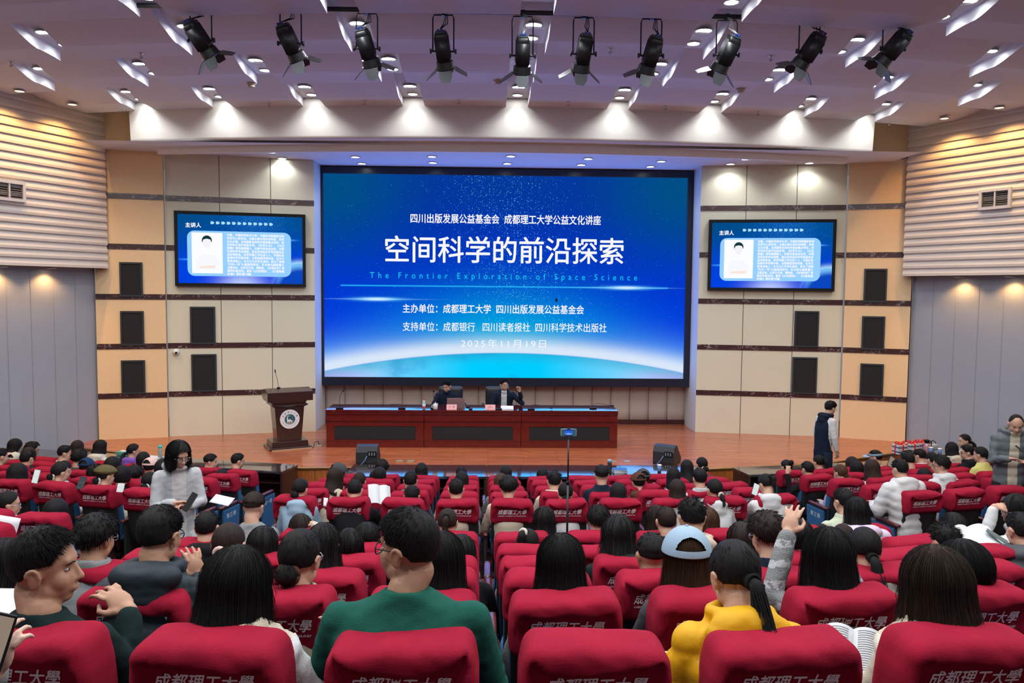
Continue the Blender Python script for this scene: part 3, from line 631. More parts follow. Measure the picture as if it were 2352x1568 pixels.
BRASS = pm('brass_plate', (.50, .40, .22), .35, .6)
for (px, py), w_ in (((733, 1024), 'beside the lectern'), ((918, 1059), 'stage centre, left of a pair'), ((943, 1059), 'stage centre, right of a pair'), ((1408, 1060), 'right of the table, left of a pair'), ((1440, 1060), 'right of the table, right of a pair')):
    p = atz(px, py, SZ); t = thing('floor_socket', 'small brass floor socket plate, %s' % w_, 'socket', (p.x, p.y, SZ), 0, 'brass floor sockets')
    m = MB(); m.rbox((0, 0, .006), (.13, .13, .012), .004, (3, 3, 2)); m.build('plate', BRASS, t); m = MB(); m.box(-.045, .045, -.045, .045, .012, .015); m.build('lid', pm('brass_lid', (.62, .55, .40), .3, .6), t)
p = atz(733, 1024, SZ); b0 = lect.location
m = MB(); m.tube([(b0.x+.36, b0.y+.0, SZ+.05), (b0.x+.45, b0.y-.02, SZ+.012), (b0.x+.52, b0.y-.10, SZ+.012), (p.x-.1, p.y+.05, SZ+.06), (p.x-.02, p.y, SZ+.10), (p.x, p.y, SZ+.03)], .007)
tag(m.build('power_cable', BLACK, None, True), 'thin black cable from the lectern to a floor socket', 'cable')
# ---------------------------------------------------------------- presidium tables
MAHOGT = pm('mahogany_top_lacquer', (.10, .010, .007), .07, coat=1.0)
for m_ in (MAHOGT,): m_.node_tree.nodes['Principled BSDF'].inputs['Coat IOR'].default_value = 1.9; m_.node_tree.nodes['Principled BSDF'].inputs['Coat Roughness'].default_value = .05
tx0, tx1, ty = atz(748, 1028, SZ).x, atz(1417, 1028, SZ).x, 15.5; wdt = (tx1-tx0)/3
for i, nm in enumerate(('left', 'middle', 'right')):
    t = thing('presidium_table', 'mahogany stage table with black front panel, %s of three in a row' % nm, 'table', (tx0+wdt*(i+.5), ty, SZ), 0, 'mahogany stage tables'); W = wdt/2
    m = MB(); m.rbox((0, .33, .725), (2*W+(.0), .74, .05), .006, (4, 2, 2)); m.build('table_top', MAHOGT, t); m = MB(); m.box(-W, W, -.025, .0, .66, .745); m.build('top_edge', MAHOG, t)
    m = MB(); m.box(-W+.005, W-.005, .02, .05, .13, .70); m.box(-W+.005, W-.005, .0, .03, .52, .66); m.box(-W+.005, W-.005, .005, .03, .47, .485); m.build('front_panel', MAHOG, t)
    m = MB(); m.box(-W+.005, W-.005, .0, .04, 0, .14); m.box(-W+.005, W-.005, -.012, .02, .135, .15); m.build('plinth', MAHOG, t)
    m = MB(); m.box(-W+.005, -W+.16, .004, .03, .15, .47); m.box(W-.16, W-.005, .004, .03, .15, .47); m.box(-W+.16, W-.16, .004, .03, .42, .47); m.build('panel_surround', MAHOG, t)
    m = MB(); m.rbox((0, .016, .285), (2*W-.32, .014, .262), .004, (3, 2, 3)); m.build('black_panel', GRILLE, t)
    m = MB(); m.box(-W+.005, -W+.035, .05, .62, 0, .70); m.build('side_panel', MAHOG, t); m = MB(); m.box(W-.035, W-.005, .05, .62, 0, .70); m.build('side_panel', MAHOG, t)
TZ = SZ+.75
def ont(px, py, z=TZ): p = atz(px, py, z); return Vector((p.x, max(15.55, min(16.1, p.y)), z))
gooseneck('tall gooseneck microphone on left stage table beside its end', ont(780, 938), 0, .3, [(0, 0, .02), (0, 0, .10), (.0, 0, .2), (.02, 0, .28), (.04, 0, .32), (.055, -.005, .335)], (.14, .10))
gooseneck('gooseneck microphone folded flat towards the left, left stage table', ont(923, 938), 0, .3, [(0, 0, .02), (0, 0, .07), (-.04, 0, .095), (-.12, 0, .09), (-.3, 0, .075), (-.34, 0, .072)], (.14, .10))
gooseneck('upright microphone with black foam between bottle and teacup', ont(996, 938), 0, .3, [(0, 0, .02), (0, 0, .12), (0, 0, .24), (0, 0, .30), (0, 0, .32)], (.12, .10), tip=.016)
gooseneck('gooseneck microphone in front of the speaker in glasses', ont(1146, 940), 0, .3, [(0, 0, .02), (.0, 0, .10), (.01, 0, .2), (.015, -.01, .26)], (.12, .10), tip=.014)
gooseneck('gooseneck microphone bent to the right, left one on right stage table', ont(1220, 940), 0, .3, [(0, 0, .02), (0, 0, .07), (.03, 0, .095), (.14, 0, .09), (.30, 0, .05), (.36, 0, .035)], (.14, .10))
gooseneck('gooseneck microphone bent to the right, rightmost on right stage table', ont(1362, 938), 0, .3, [(0, 0, .02), (0, 0, .07), (.03, 0, .10), (.14, 0, .10), (.32, 0, .07), (.36, 0, .065)], (.14, .10))
PORC = pm('porcelain', (.72, .74, .72), .25); REDL = pm('red_label', (.45, .02, .03), .4)
t = thing('water_bottle', 'clear water bottle with red cap and red label on stage table', 'bottle', ont(973, 941))
m = MB(); m.lathe([(.028, 0), (.031, .01), (.031, .06), (.028, .09), (.031, .12), (.026, .155), (.013, .18), (.013, .19)], 16); m.build('body', pm('bottle_plastic', (.45, .55, .62), .12), t, True)
m = MB(); m.lathe([(.0318, .02), (.0318, .055)], 16); m.build('label_band', REDL, t, True); m = MB(); m.lathe([(.0318, .06), (.0318, .10)], 16); m.build('label_white', EMW, t, True); m = MB(); m.lathe([(.015, .185), (.015, .205)], 12); m.build('cap', REDL, t)
t = thing('teacup', 'white lidded porcelain teacup with side handle on stage table', 'cup', ont(1000, 940))
m = MB(); m.lathe([(.034, 0), (.042, .01), (.045, .06), (.047, .095), (.044, .096)], 20); m.build('body', PORC, t, True); m = MB(); m.lathe([(.049, .096), (.046, .104), (.025, .114), (.008, .118), (.007, .125), (.011, .132), (.006, .140)], 20); m.build('lid', PORC, t, True)
m = MB(); m.tube([(-.044, 0, .08), (-.065, 0, .078), (-.072, 0, .055), (-.062, 0, .033), (-.044, 0, .03)], .006); m.build('handle', PORC, t, True)
t = thing('laptop', 'open rose grey laptop seen from behind on the stage table', 'laptop', ont(1047, 938)+Vector((0, .02, 0))); LAP = pm('laptop_shell', (.33, .22, .21), .4, .5)
m = MB(); m.rbox((0, .13, .009), (.36, .25, .018), .006, (3, 3, 2)); m.build('keyboard_base', LAP, t); m = MB(); m.rbox((0, 0, 0), (.35, .012, .20), .005, (4, 2, 4)); o = m.build('lid', LAP, t); o.location = (0, -.02, .115); o.rotation_euler = (math.radians(12), 0, 0)
CARD = pm('pink_card', (.78, .38, .38), .7); CARDT = pm('card_ink', (.35, .12, .14), .7)
for px, body, lab in ((1037, '刘  勇', 'pink folded name card in front of the laptop'), (1126, '主持人', 'pink folded name card in front of the speaker in glasses')):
    p = ont(px, 941); t = thing('name_card', lab, 'name card', (p.x, 15.53, TZ)); m = MB(); m.add([(-.1, 0, 0), (.1, 0, 0), (.1, .045, .095), (-.1, .045, .095), (-.1, .09, 0), (.1, .09, 0)], [(0, 1, 2, 3), (3, 2, 5, 4), (0, 3, 4), (1, 5, 2)]); m.build('card', CARD, t)
    o = text_fit('lettering', body, -.06, .06, .0, -.002, CARDT, t, h=.05); o.location = (0, .023, .048); o.rotation_euler = (math.radians(-25), 0, 0)
p = ont(1165, 936); m = MB(); m.add([(-.13, -.02, .0), (.12, -.02, .0), (.12, .05, .055), (-.13, .05, .06)], [(0, 1, 2, 3)]); m.add([(-.13, -.021, -.001), (.12, -.021, -.001), (.12, .051, .053), (-.13, .051, .058)], [(3, 2, 1, 0)]); o = m.build('paper_sheet', pm('paper', (.72, .70, .72), .8), None); o.location = (p.x, 15.62, TZ+.003); tag(o, 'sheet of paper lying before the speaker in glasses', 'paper')
for px, lab in ((1075, 'small black remote lying right of the laptop, farther one'), (1081, 'small black remote lying right of the laptop, nearer one')):
    p = ont(px, 937 if px == 1075 else 940); m = MB(); m.rbox((0, 0, .011), (.075, .045, .022), .006, (3, 3, 2)); o = m.build('remote_control', BLACK, None, True); o.location = p+Vector((0, .1 if px == 1075 else 0, 0)); tag(o, lab, 'remote')
for px, lab in ((1035, 'black leather high back chair behind the laptop'), (1143, 'black leather high back chair behind the speaker in glasses')):
    p = aty(px, 890, 16.85); t = thing('office_chair', lab, 'chair', (p.x, 16.75, SZ), 0, 'black chairs behind the stage table'); LEA = pm('black_leather', (.012, .014, .018), .4, bump=(60, .1))
    m = MB(); m.rbox((0, .18, .72), (.52, .10, .64), .045, (6, 3, 8)); m.build('backrest', LEA, t, True); m = MB(); m.rbox((0, -.06, .47), (.52, .50, .10), .04, (6, 6, 3)); m.build('seat', LEA, t, True)
    for s in (-1, 1):
        m = MB(); m.rbox((s*.31, -.05, .68), (.06, .30, .035), .015, (3, 5, 3)); m.cyl((s*.31, .0, .67), (s*.28, .0, .44), .015); m.build('armrest', DARKW, t, True)
    m = MB(); m.cyl((0, -.04, .10), (0, -.04, .42), .03); m.build('pillar', CHROME, t, True)
    for k in range(5):
        a = 2*math.pi*k/5; m = MB(); m.tube([(0, -.04, .10), (.28*math.cos(a), -.04+.28*math.sin(a), .06)], [.022, .015]); m.cyl((.28*math.cos(a), -.04+.28*math.sin(a), 0), (.28*math.cos(a), -.04+.28*math.sin(a), .05), .025); m.build('leg', BLACKM, t, True)
# wedge loudspeakers on the stage edge
def wedge(px0, px1, py, rz, lab):
    a, b = atz(px0, py, SZ), atz(px1, py, SZ); W = (b.x-a.x)/2; t = thing('stage_monitor', lab, 'speaker', ((a.x+b.x)/2, a.y+.2, SZ), rz)
    m = MB(); pr = [(-.18, 0), (-.20, .06), (-.20, .24), (-.15, .34), (-.02, .36), (.22, .10), (.20, 0)]; n = len(pr)
    m.add([(x, y, z) for x in (-W, W) for y, z in pr], [tuple(range(n)), tuple(range(2*n-1, n-1, -1))]+[(i, n+i, n+(i+1) % n, (i+1) % n) for i in range(n)]); m.build('cabinet', pm('speaker_paint', (.018, .019, .022), .55, bump=(300, .2)), t, bevel=.008)
    m = MB(); m.box(.02, .17, -.208, -.199, .16, .26); m.build('socket_panel', BLACK, t)
    m = MB()
    for k in range(3): m.box(.04+k*.045, .058+k*.045, -.212, -.206, .185, .24)
    m.build('sockets', pm('socket_metal', (.25, .25, .26), .4), t)
    m = MB(); m.tube([(.01, -.21, .18), (-.03, -.24, .10), (-.10, -.26, .02), (-.14, -.25, .008)], .008); m.build('cable', pm('blue_cable', (.12, .2, .4), .5), t, True); return t
wedge(817, 867, 1070, 0, 'black wedge loudspeaker on stage edge in front of the table'); wedge(1512, 1562, 1070, math.radians(-32), 'black wedge loudspeaker turned sideways, right stage edge')
# ---------------------------------------------------------------- long desks before the front row
DESKC = pm('desk_lacquer', (.030, .022, .022), .09, coat=1.0)
DESKC.node_tree.nodes['Principled BSDF'].inputs['Coat IOR'].default_value = 2.1; DESKC.node_tree.nodes['Principled BSDF'].inputs['Coat Roughness'].default_value = .06
def desk(p, rz, W, lab, dp=.55):
    t = thing('long_desk', lab, 'desk', (p[0], p[1], 0), rz, 'long desks before the front row')
    m = MB(); m.rbox((W/2, dp/2, .74), (W-.004, dp, .045), .006, (4, 2, 2)); m.build('desk_top', DESKC, t)
    m = MB(); m.box(0.01, W-.01, dp-.05, dp-.02, .04, .72); m.build('front_panel', DARKW, t)
    for x in (.0, W-.05): m = MB(); m.box(x+.004, x+.046, .02, dp-.02, 0, .72); m.build('side_panel', DARKW, t)
    m = MB(); m.box(.05, W-.05, .12, dp-.06, .52, .54); m.build('shelf', DARKW, t); return t
d0 = atz(1118, 1094, .762); wd = atz(1441, 1094, .762).x-d0.x
for i, nm in ((-1, 'left'), (0, 'middle'), (1, 'right')):
    desk((d0.x+i*wd, d0.y), 0, wd if i < 1 else wd*.62, 'glossy dark desk reflecting blue, %s of three before middle front row' % nm, .85)
pL = atz(648, 1083, .762); dL = Vector((-math.cos(AL), math.sin(AL)))
for i, nm in enumerate(('nearest the left aisle', 'second from left aisle', 'third from left aisle')):
    q = pL.xy+dL*(2.3*(i+1)); desk((q.x, q.y), -AL, 2.3, 'dark walnut desk before left front row, %s' % nm)
pR = atz(1720, 1090, .762); dR = Vector((math.cos(AR), math.sin(AR)))
for i, nm in enumerate(('nearest the right aisle', 'second from right aisle', 'third from right aisle')):
    q = pR.xy+dR*(2.3*i); desk((q.x, q.y), AR, 2.3, 'dark walnut desk before right front row, %s' % nm)
DZ = .764
t = thing('thermos_flask', 'slim grey thermos flask on the middle front desk', 'flask', atz(1402, 1089, DZ)+Vector((0, .1, 0))); m = MB(); m.lathe([(.034, 0), (.036, .01), (.036, .17), (.034, .18)], 18); m.build('body', pm('flask_grey', (.05, .06, .07), .35, .4), t, True); m = MB(); m.lathe([(.035, .18), (.035, .215), (.03, .222)], 18); m.build('lid', pm('flask_lid', (.25, .42, .55), .35), t, True)
q = atz(1426, 1087, DZ)+Vector((0, .12, 0)); BLUEB = pm('blue_book', (.02, .11, .30), .4); PAGES = pm('book_pages', (.62, .64, .66), .8)
for i, lab in enumerate(('white notebook under the blue book on middle front desk', 'blue book on top of a white notebook, middle front desk')):
    o = thing('book', lab, 'book', q+Vector((0, 0, i*.026)), math.radians(6-8*i)); m = MB(); m.box(-.11, .11, -.085, .085, .003, .023); m.build('pages', PAGES, o); m = MB(); m.box(-.115, .115, -.09, .09, .0225, .0255); m.box(-.115, .115, -.09, .09, 0, .003); m.build('cover', BLUEB if i else EMW, o)
def papercup(p, lab, h=.13):
    t = thing('paper_cup', lab, 'cup', p, 0, 'paper coffee cups'); m = MB(); m.lathe([(.028, 0), (.036, h*.86)], 20); m.build('body', pm('cup_blue', (.10, .24, .50), .5), t, True); m = MB(); m.lathe([(.030, h*.02), (.0325, h*.34)], 20); m.build('band', pm('cup_dark', (.06, .05, .06), .5), t, True)
    m = MB(); m.lathe([(.040, h*.86), (.040, h*.92), (.034, h*.95), (.034, h)], 20); m.build('lid', pm('cup_lid', (.75, .75, .74), .4), t, True)
papercup(atz(1518, 1088, DZ)+Vector((0, .12, 0)), 'blue paper cup with white lid on middle front desk')
q = atz(368, 1052, DZ); t = thing('water_bottle', 'clear bottle with turquoise cap on the left front desk', 'bottle', q); m = MB(); m.lathe([(.034, 0), (.037, .01), (.037, .17), (.03, .185)], 18); m.build('body', pm('clear_bottle', (.32, .36, .30), .15), t, True); m = MB(); m.lathe([(.035, .185), (.036, .19), (.036, .225), (.02, .232)], 18); m.build('cap', pm('turquoise', (.03, .45, .42), .4), t, True)
q = atz(353, 1051, DZ); o = MB().box(-.16, .16, -.11, .11, 0, .012).build('paper_stack', PAGES, None); o.location = q; o.rotation_euler = (0, 0, -.3); tag(o, 'stack of white papers beside the turquoise capped bottle', 'paper')
q = atz(283, 1045, DZ); t = thing('tissue_box', 'flat teal tissue box on the left front desk', 'box', q, -AL); m = MB(); m.rbox((0, 0, .035), (.21, .12, .07), .008, (3, 3, 3)); m.build('box', pm('teal_box', (.10, .34, .28), .6), t); m = MB(); m.ell((0, 0, .07), (.06, .02, .02)); m.build('opening', EMW, t)
# right desk things
RIB = pm('red_ribbon', (.70, .02, .02), .35)
def gift(px, py, lab, W):
    q = atz(px, py, DZ); t = thing('gift_parcel', lab, 'gift', q, AR, 'books tied with red ribbon'); z = 0
    for i in range(6):
        h = .028; m = MB(); m.box(-W/2+.006, W/2-.006, -.09, .09, z+.003, z+h-.003); m.box(-W/2, W/2, -.095, .095, z+h-.004, z+h); m.box(-W/2, W/2, -.095, .095, z, z+.003); m.build('book', [PAGES, pm('book_slate', (.10, .13, .20), .6), PAGES][i % 3], t); z += h
    m = MB(); m.box(-.014, .014, -.098, .098, -.0, z+.003); m.box(-W/2-.003, W/2+.003, -.014, .014, 0, z+.003); m.build('ribbon', RIB, t)
    m = MB()
    for s in (-1, 1):
        m.tube([(0, 0, z), (s*.04, -.01, z+.05), (s*.09, 0, z+.06), (s*.10, .01, z+.03), (s*.05, .01, z+.012), (0, 0, z+.004)], .012, 6); m.tube([(0, 0, z+.01), (s*.05, -.05, z+.03), (s*.08, -.08, z+.0)], .010, 6)
    m.ell((0, 0, z+.02), (.025, .025, .02)); m.build('bow', RIB, t, True)
gift(2066, 1041, 'ribbon tied book stack on right desk, left one', .20); gift(2093, 1038, 'ribbon tied book stack on right desk, middle one', .20); gift(2112, 1036, 'ribbon tied book stack on right desk, beside the kettle', .18)
q = atz(2128, 1040, DZ); t = thing('vacuum_jug', 'pink vacuum jug with black lid and handle on right desk', 'jug', q, AR)
m = MB(); m.lathe([(.066, 0), (.070, .01), (.068, .08), (.052, .17), (.042, .19)], 24); m.build('body', pm('pink_enamel', (.48, .26, .30), .25, .3), t, True); m = MB(); m.lathe([(.044, .19), (.046, .235), (.05, .24), (.03, .255)], 20); m.box(-.075, -.03, -.012, .012, .232, .242); m.build('lid', BLACK, t, True)
m = MB(); m.tube([(.045, 0, .225), (.09, 0, .22), (.10, 0, .18), (.094, 0, .12), (.075, 0, .085)], .009); m.build('handle', BLACK, t, True)
papercup(atz(2138, 1042, DZ), 'blue paper cup on right desk, touching the pink jug'); papercup(atz(2158, 1045, DZ), 'blue paper cup on right desk, second from the jug')
q = atz(2083, 1048, DZ); t = thing('shoulder_bag', 'flat black bag before the ribbon tied books', 'bag', q, AR); m = MB(); m.rbox((0, 0, .05), (.24, .12, .10), .045, (6, 4, 4)); m.build('body', pm('black_nylon', (.010, .012, .018), .6), t, True); m = MB(); m.tube([(-.10, 0, .09), (-.05, -.04, .12), (.05, -.04, .12), (.10, 0, .09)], .009); m.build('strap', BLACK, t, True)
q = atz(2150, 1036, DZ); t = thing('tote_bag', 'pale bag with round black handle behind the cups', 'bag', q+Vector((0, .12, 0)), AR); m = MB(); m.rbox((0, 0, .06), (.20, .08, .12), .02, (4, 3, 4)); m.build('body', pm('pale_bag', (.42, .46, .50), .5), t, True); m = MB(); m.tube([(-.09+.18*i/10, 0, .10+.08*math.sin(math.pi*i/10)) for i in range(11)], .008); m.build('handle', BLACK, t, True)
# ---------------------------------------------------------------- spotlights on their bar
PY = 10.12
pb0, pb1 = aty(740, 34, PY), aty(1712, 50, PY); zb = 7.19
m = MB(); m.cyl((-4.4, PY, zb), (5.3, PY, zb), .03, n=14); bar = m.build('lighting_bar', BLACKM, None, True); tag(bar, 'long black steel bar under the ceiling carrying stage spotlights', 'bar')
SPOTS = [(462, 92), (668, 100), (843, 112), (1018, 118), (1200, 128), (1340, 124), (1495, 128), (1668, 126), (1858, 118), (2050, 112)]
GLASSB = pm('lens_glass', (.02, .03, .04), .08); BARN = pm('barn_door', (.05, .055, .06), .35, .4); CABL = pm('grey_cable', (.35, .36, .34), .6); BACKP = pm('socket_plate', (.05, .06, .055), .5); BLUEP = pm('blue_plug', (.02, .06, .30), .5)
def spotlight(px, py, i):
    c = aty(px, py, PY+.02); sx = c.x-X0
    dirv = Vector((-sx*.13, .46, -.86)).normalized()       # aims down at the stage and inwards
    t = thing('stage_spotlight', 'black stage spotlight with barn doors, %s from left of ten' % ORD[i], 'spotlight', c, 0, 'stage spotlights')
    z = -dirv; x = Vector((0, 1, 0)).cross(z).normalized()*1; x = Vector((1, 0, 0)); x = (x-z*x.dot(z)).normalized(); y = z.cross(x); R = Matrix((x, y, z)).transposed()
    T = lambda p: R @ Vector(p)
    def part(mb, name, mt, sm=False, bev=0):
        mb.v = [tuple(T(p)) for p in mb.v]; return mb.build(name, mt, t, sm, bev)
    m = MB(); m.rbox((0, 0, .05), (.165, .19, .36), .03, (6, 6, 8)); m.box(-.083, .083, -.10, -.085, -.10, .16)
    for k in range(4): m.box(-.088, .088, -.07+k*.04, -.058+k*.04, -.08, .18)
    part(m, 'housing', BLACKM, True)
    m = MB(); m.cyl((0, 0, -.12), (0, 0, -.20), .105, .115, 24); m.cyl((0, 0, -.20), (0, 0, -.215), .125, .125, 24); part(m, 'lens_barrel', BLACKM)
    m = MB(); m.ell((0, 0, -.212), (.10, .10, .02), n=20); part(m, 'lens', GLASSB, True)
    m = MB(); m.rbox((0, -.02, .235), (.13, .13, .02), .008, (3, 3, 2)); part(m, 'rear_plate', BACKP); m = MB(); m.box(-.035, -.01, -.075, -.045, .24, .275); m.box(.01, .035, -.075, -.045, .24, .275); part(m, 'plugs', BLUEP)
    for (ax, w0, w1, L, op) in ((0, .16, .10, .14, 30), (90, .20, .15, .17, 55), (180, .16, .10, .14, 35), (270, .20, .15, .17, 55)):
        a = math.radians(ax); e = Vector((math.sin(a), -math.cos(a), 0)); s = Vector((math.cos(a), math.sin(a), 0)); f = (Vector((0, 0, -1))*math.cos(math.radians(op))+e*math.sin(math.radians(op)))
        b0 = e*.12+Vector((0, 0, -.218)); pts = [b0-s*w0/2, b0+s*w0/2, b0+f*L*.5+s*w0/2, b0+f*L+s*w1/2, b0+f*L-s*w1/2, b0+f*L*.5-s*w0/2]; nn = e.cross(s); nn = f.cross(s)*.003
        m = MB(); k = len(pts); m.add([q-nn for q in pts]+[q+nn for q in pts], [tuple(range(k)), tuple(range(2*k-1, k-1, -1))]+[(q, k+q, k+(q+1) % k, (q+1) % k) for q in range(k)]); part(m, 'barn_door', BARN)
    # yoke goes up to the bar
    top = zb-c.z-.04; m = MB(); m.tube([(-.13, 0, 0), (-.13, 0, top*.9), (-.115, 0, top), (.115, 0, top), (.13, 0, top*.9), (.13, 0, 0)], .009, 8)
    for s in (-1, 1): m.cyl((s*.08, 0, 0), (s*.155, 0, 0), .012); m.cyl((s*.145, 0, 0), (s*.165, 0, 0), .03)
    m.build('yoke', BLACKM, t, True)
    m = MB(); m.box(-.025, .025, -.03, .03, top-.01, zb-c.z+.035); m.build('clamp', BLACKM, t)
    m = MB(); q = T((0, -.06, .27))
    for s in (-.012, .0, .014): m.tube([(s*2, -.03, zb-c.z), (.04+s, -.06, (zb-c.z)*.75+q.z*.25), (.03+s*2, -.06, q.z*.6+(zb-c.z)*.4), tuple(q)], .005, 6)
    m.build('cable', CABL if i in (4, 7) else BLACK, t, True)
for i, (px, py) in enumerate(SPOTS): spotlight(px, py, i)
# sprinklers and smoke detectors
for i, (px, py) in enumerate([(25, 146), (324, 127), (1402, 117), (1771, 134), (285, 255), (618, 240), (837, 235), (1054, 233), (1306, 238), (1529, 247), (1741, 260), (2042, 288)]):
    p = atz(px, py, LZ-.02); t = thing('sprinkler', 'small ceiling sprinkler, %s' % (('%s from left in the band before the fascia' % ORD[i-4]) if i > 3 else ('%s from left in the higher row' % ORD[i])), 'sprinkler', (p.x, p.y, ceilz(p.x, p.y)), 0, 'ceiling sprinklers')
    m = MB(); m.lathe([(.035, 0), (.035, -.008), (.012, -.012), (.010, -.035), (.006, -.05)], 14); m.build('body', CHROME, t, True); m = MB(); m.tube([(-.018, 0, -.03), (-.02, 0, -.05), (0, 0, -.065), (.02, 0, -.05), (.018, 0, -.03)], .003, 6); m.lathe([(.02, -.065), (.02, -.068)], 12); m.build('frame', pm('dark_brass', (.15, .12, .08), .4, .8), t)
for px, py, lab in ((578, 192, 'left'), (1145, 186, 'middle'), (1701, 205, 'right')):
    p = atz(px, py, LZ); t = thing('smoke_detector', 'beige ceiling smoke detector, %s of three' % lab, 'smoke detector', (p.x, p.y, ceilz(p.x, p.y)), 0, 'ceiling smoke detectors')
    m = MB(); m.lathe([(.075, 0), (.075, -.015), (.06, -.03)], 20); m.build('base', pm('detector_plastic', (.55, .46, .36), .5), t, True); m = MB(); m.lathe([(.055, -.03), (.05, -.06), (.03, -.065)], 20); m.build('head', pm('detector_plastic', (.55, .46, .36), .5), t, True)
# ---------------------------------------------------------------- phone on a tall stand, in the cross aisle behind row five
ph = aty(1306, 993, 7.75); fz = FLZ[6]; bp = aty(1303, 1200, 7.75); t = thing('phone_stand', 'thin black tripod stand holding a phone above the audience', 'tripod', (bp.x, 7.75, fz))
zt = ph.z-fz; lean = ph.x-bp.x
def pz(z): k = (z-.8)/(zt-.8); return (lean*k, 0, z)
m = MB(); m.cyl(pz(.25), pz(zt-.50), .011); m.cyl(pz(zt-.50), pz(zt-.06), .008); m.cyl(pz(zt-.06), pz(zt-.045), .012); m.build('pole', BLACKM, t, True)
m = MB(); m.cyl(pz(zt-.52), pz(zt-.48), .016); m.cyl(Vector(pz(zt-.5)), Vector(pz(zt-.5))+Vector((-.03, 0, 0)), .008); m.build('clamp_collar', BLACK, t, True)
for k in range(3): a = 2*math.pi*k/3+.5; m = MB(); m.tube([pz(.35), (pz(.3)[0]+.28*math.cos(a), .28*math.sin(a), 0)], .009); m.build('leg', BLACKM, t, True)
m = MB(); m.box(lean-.03, lean+.03, -.004, .012, zt-.05, zt-.04); m.box(lean-.012, lean+.012, -.016, .012, zt+.035, zt+.046); m.box(lean-.012, lean+.012, .008, .014, zt-.05, zt+.046); m.build('phone_clamp', BLACK, t)
t = thing('phone', 'phone held sideways on the thin tripod, filming the stage', 'phone', (ph.x, 7.75, ph.z-.04)); m = MB(); m.rbox((0, 0, .04), (.158, .010, .076), .008, (4, 2, 4)); m.build('case', pm('phone_steel', (.45, .48, .5), .3, .6), t)
def phone_pic(name):
    m = bpy.data.materials.new(name); m.use_nodes = True; nt = m.node_tree; nt.nodes.clear(); X.nt = nt; tc = nt.nodes.new('ShaderNodeTexCoord'); sp = nt.nodes.new('ShaderNodeSeparateXYZ'); nt.links.new(tc.outputs['Generated'], sp.inputs[0]); u, v = X(sp.outputs[0]), X(sp.outputs[2])
    ins = smooth(X.op('ABSOLUTE', u-.5), .30, .28)*1.0; col = mixc(gauss(v-.55, .3), (.01, .02, .06, 1), (.03, .12, .75, 1)); col = mixc(gauss(u-.5, .22)*gauss(v-.3, .1), col, (.3, .5, .9, 1)); col = mixc(smooth(X.op('ABSOLUTE', u-.5), .28, .30), col, (.03, .10, .12, 1))
    e = nt.nodes.new('ShaderNodeEmission'); o = nt.nodes.new('ShaderNodeOutputMaterial'); nt.links.new(col.v, e.inputs[0]); nt.links.new(e.outputs[0], o.inputs[0]); return m
m = MB(); m.box(-.070, .070, -.0062, -.0052, .006, .074); m.build('display', phone_pic('phone_picture'), t)
# ---------------------------------------------------------------- auditorium seats
RED = pm('red_cover_cloth', (.30, .0075, .028), .92, bump=(420, .5), var=(9, .20), spec=.15)
BLUEU = pm('blue_upholstery', (.012, .085, .21), .85, bump=(300, .3)); SHELL = pm('seat_shell', (.010, .010, .011), .6); ARMW = pm('armrest_wood', (.085, .014, .014), .25, coat=.3)
LETT = pm('cover_lettering', (.86, .72, .72), .9); PANELT = pm('row_number_paint', (.60, .68, .72), .7)
def sm(a, b, x): t = max(0., min(1., (x-a)/(b-a))); return t*t*(3-2*t)
CT, CB = 1.03, .775                                     # cover top and hem height
def rec(x, z, sd):
    """depth of the back face of the cover: sunken panel under a seam that arches across, plus soft wrinkles"""
    zs = CT-.074-.012*math.cos(x*14+sd)+.05*(abs(x)/.2)**4
    inner = (1-sm(zs-.008, zs+.004, z))*(1-sm(.178, .200, abs(x)+.012*math.sin(z*30+sd)))
    w = noise.noise(Vector((x*9+sd*3, z*13, sd*1.7)))*.009+noise.noise(Vector((x*5+sd, z*34+x*20, sd)))*.004+noise.noise(Vector((x*22, z*30+sd, 4)))*.0025
    return .029*inner-w*(1-.7*inner)
def seat_meshes(sd):
    m = MB(); H = CT-CB
    def warp(p):
        z = p.z+(CT+CB)/2; x = p.x*(1-.06*sm(CT-.12, CT, z)); y = p.y
        if y < -.02: y += rec(x, z, sd)
        k = noise.noise(Vector((x*11, y*9+sd*5, z*6)))*.005
        return Vector((x, y-(z-CT)*.16, p.z+k*(1 if p.z > .05 else 0)+.007*math.sin(x*9+sd*2)*sm(.05, .12, p.z)))
    m.rbox((0, .108, (CT+CB)/2), (.464, .22, H), .050, (30, 8, 20), warp)
    return m.mesh('seat_cover', RED, True)
def lettering_mesh(sd):
    a = text_mesh('成都理工大學', .07, shear=.32, bold=.0012, res=2); b = text_mesh('CHENGDU UNIVERSITY OF TECHNOLOGY', .02, bold=.0007, res=1); m = MB()
    for me, x0, x1, zc, hh in ((a, -.155, .155, CT-.116, .056), (b, -.153, .150, CT-.160, .0115)):
        q = text_size(me); vs = []
        for v in me.vertices:
            x = x0+(v.co.x-q[0])/(q[1]-q[0])*(x1-x0); z = zc+((v.co.y-q[2])/(q[3]-q[2])-.5)*hh; vs.append((x, -.002+rec(x, z, sd)-(z-CT)*.16-.0035, z))
        m.add(vs, [tuple(f.vertices) for f in me.polygons]); bpy.data.meshes.remove(me)
    return m.mesh('lettering', LETT)
COVERS = [(seat_meshes(s), lettering_mesh(s)) for s in (0.0, 1.3, 2.9, 4.1)]
def shape(f): m = MB(); f(m); return m
tl = lambda p: Vector((p.x, p.y-(p.z)*.16, p.z))
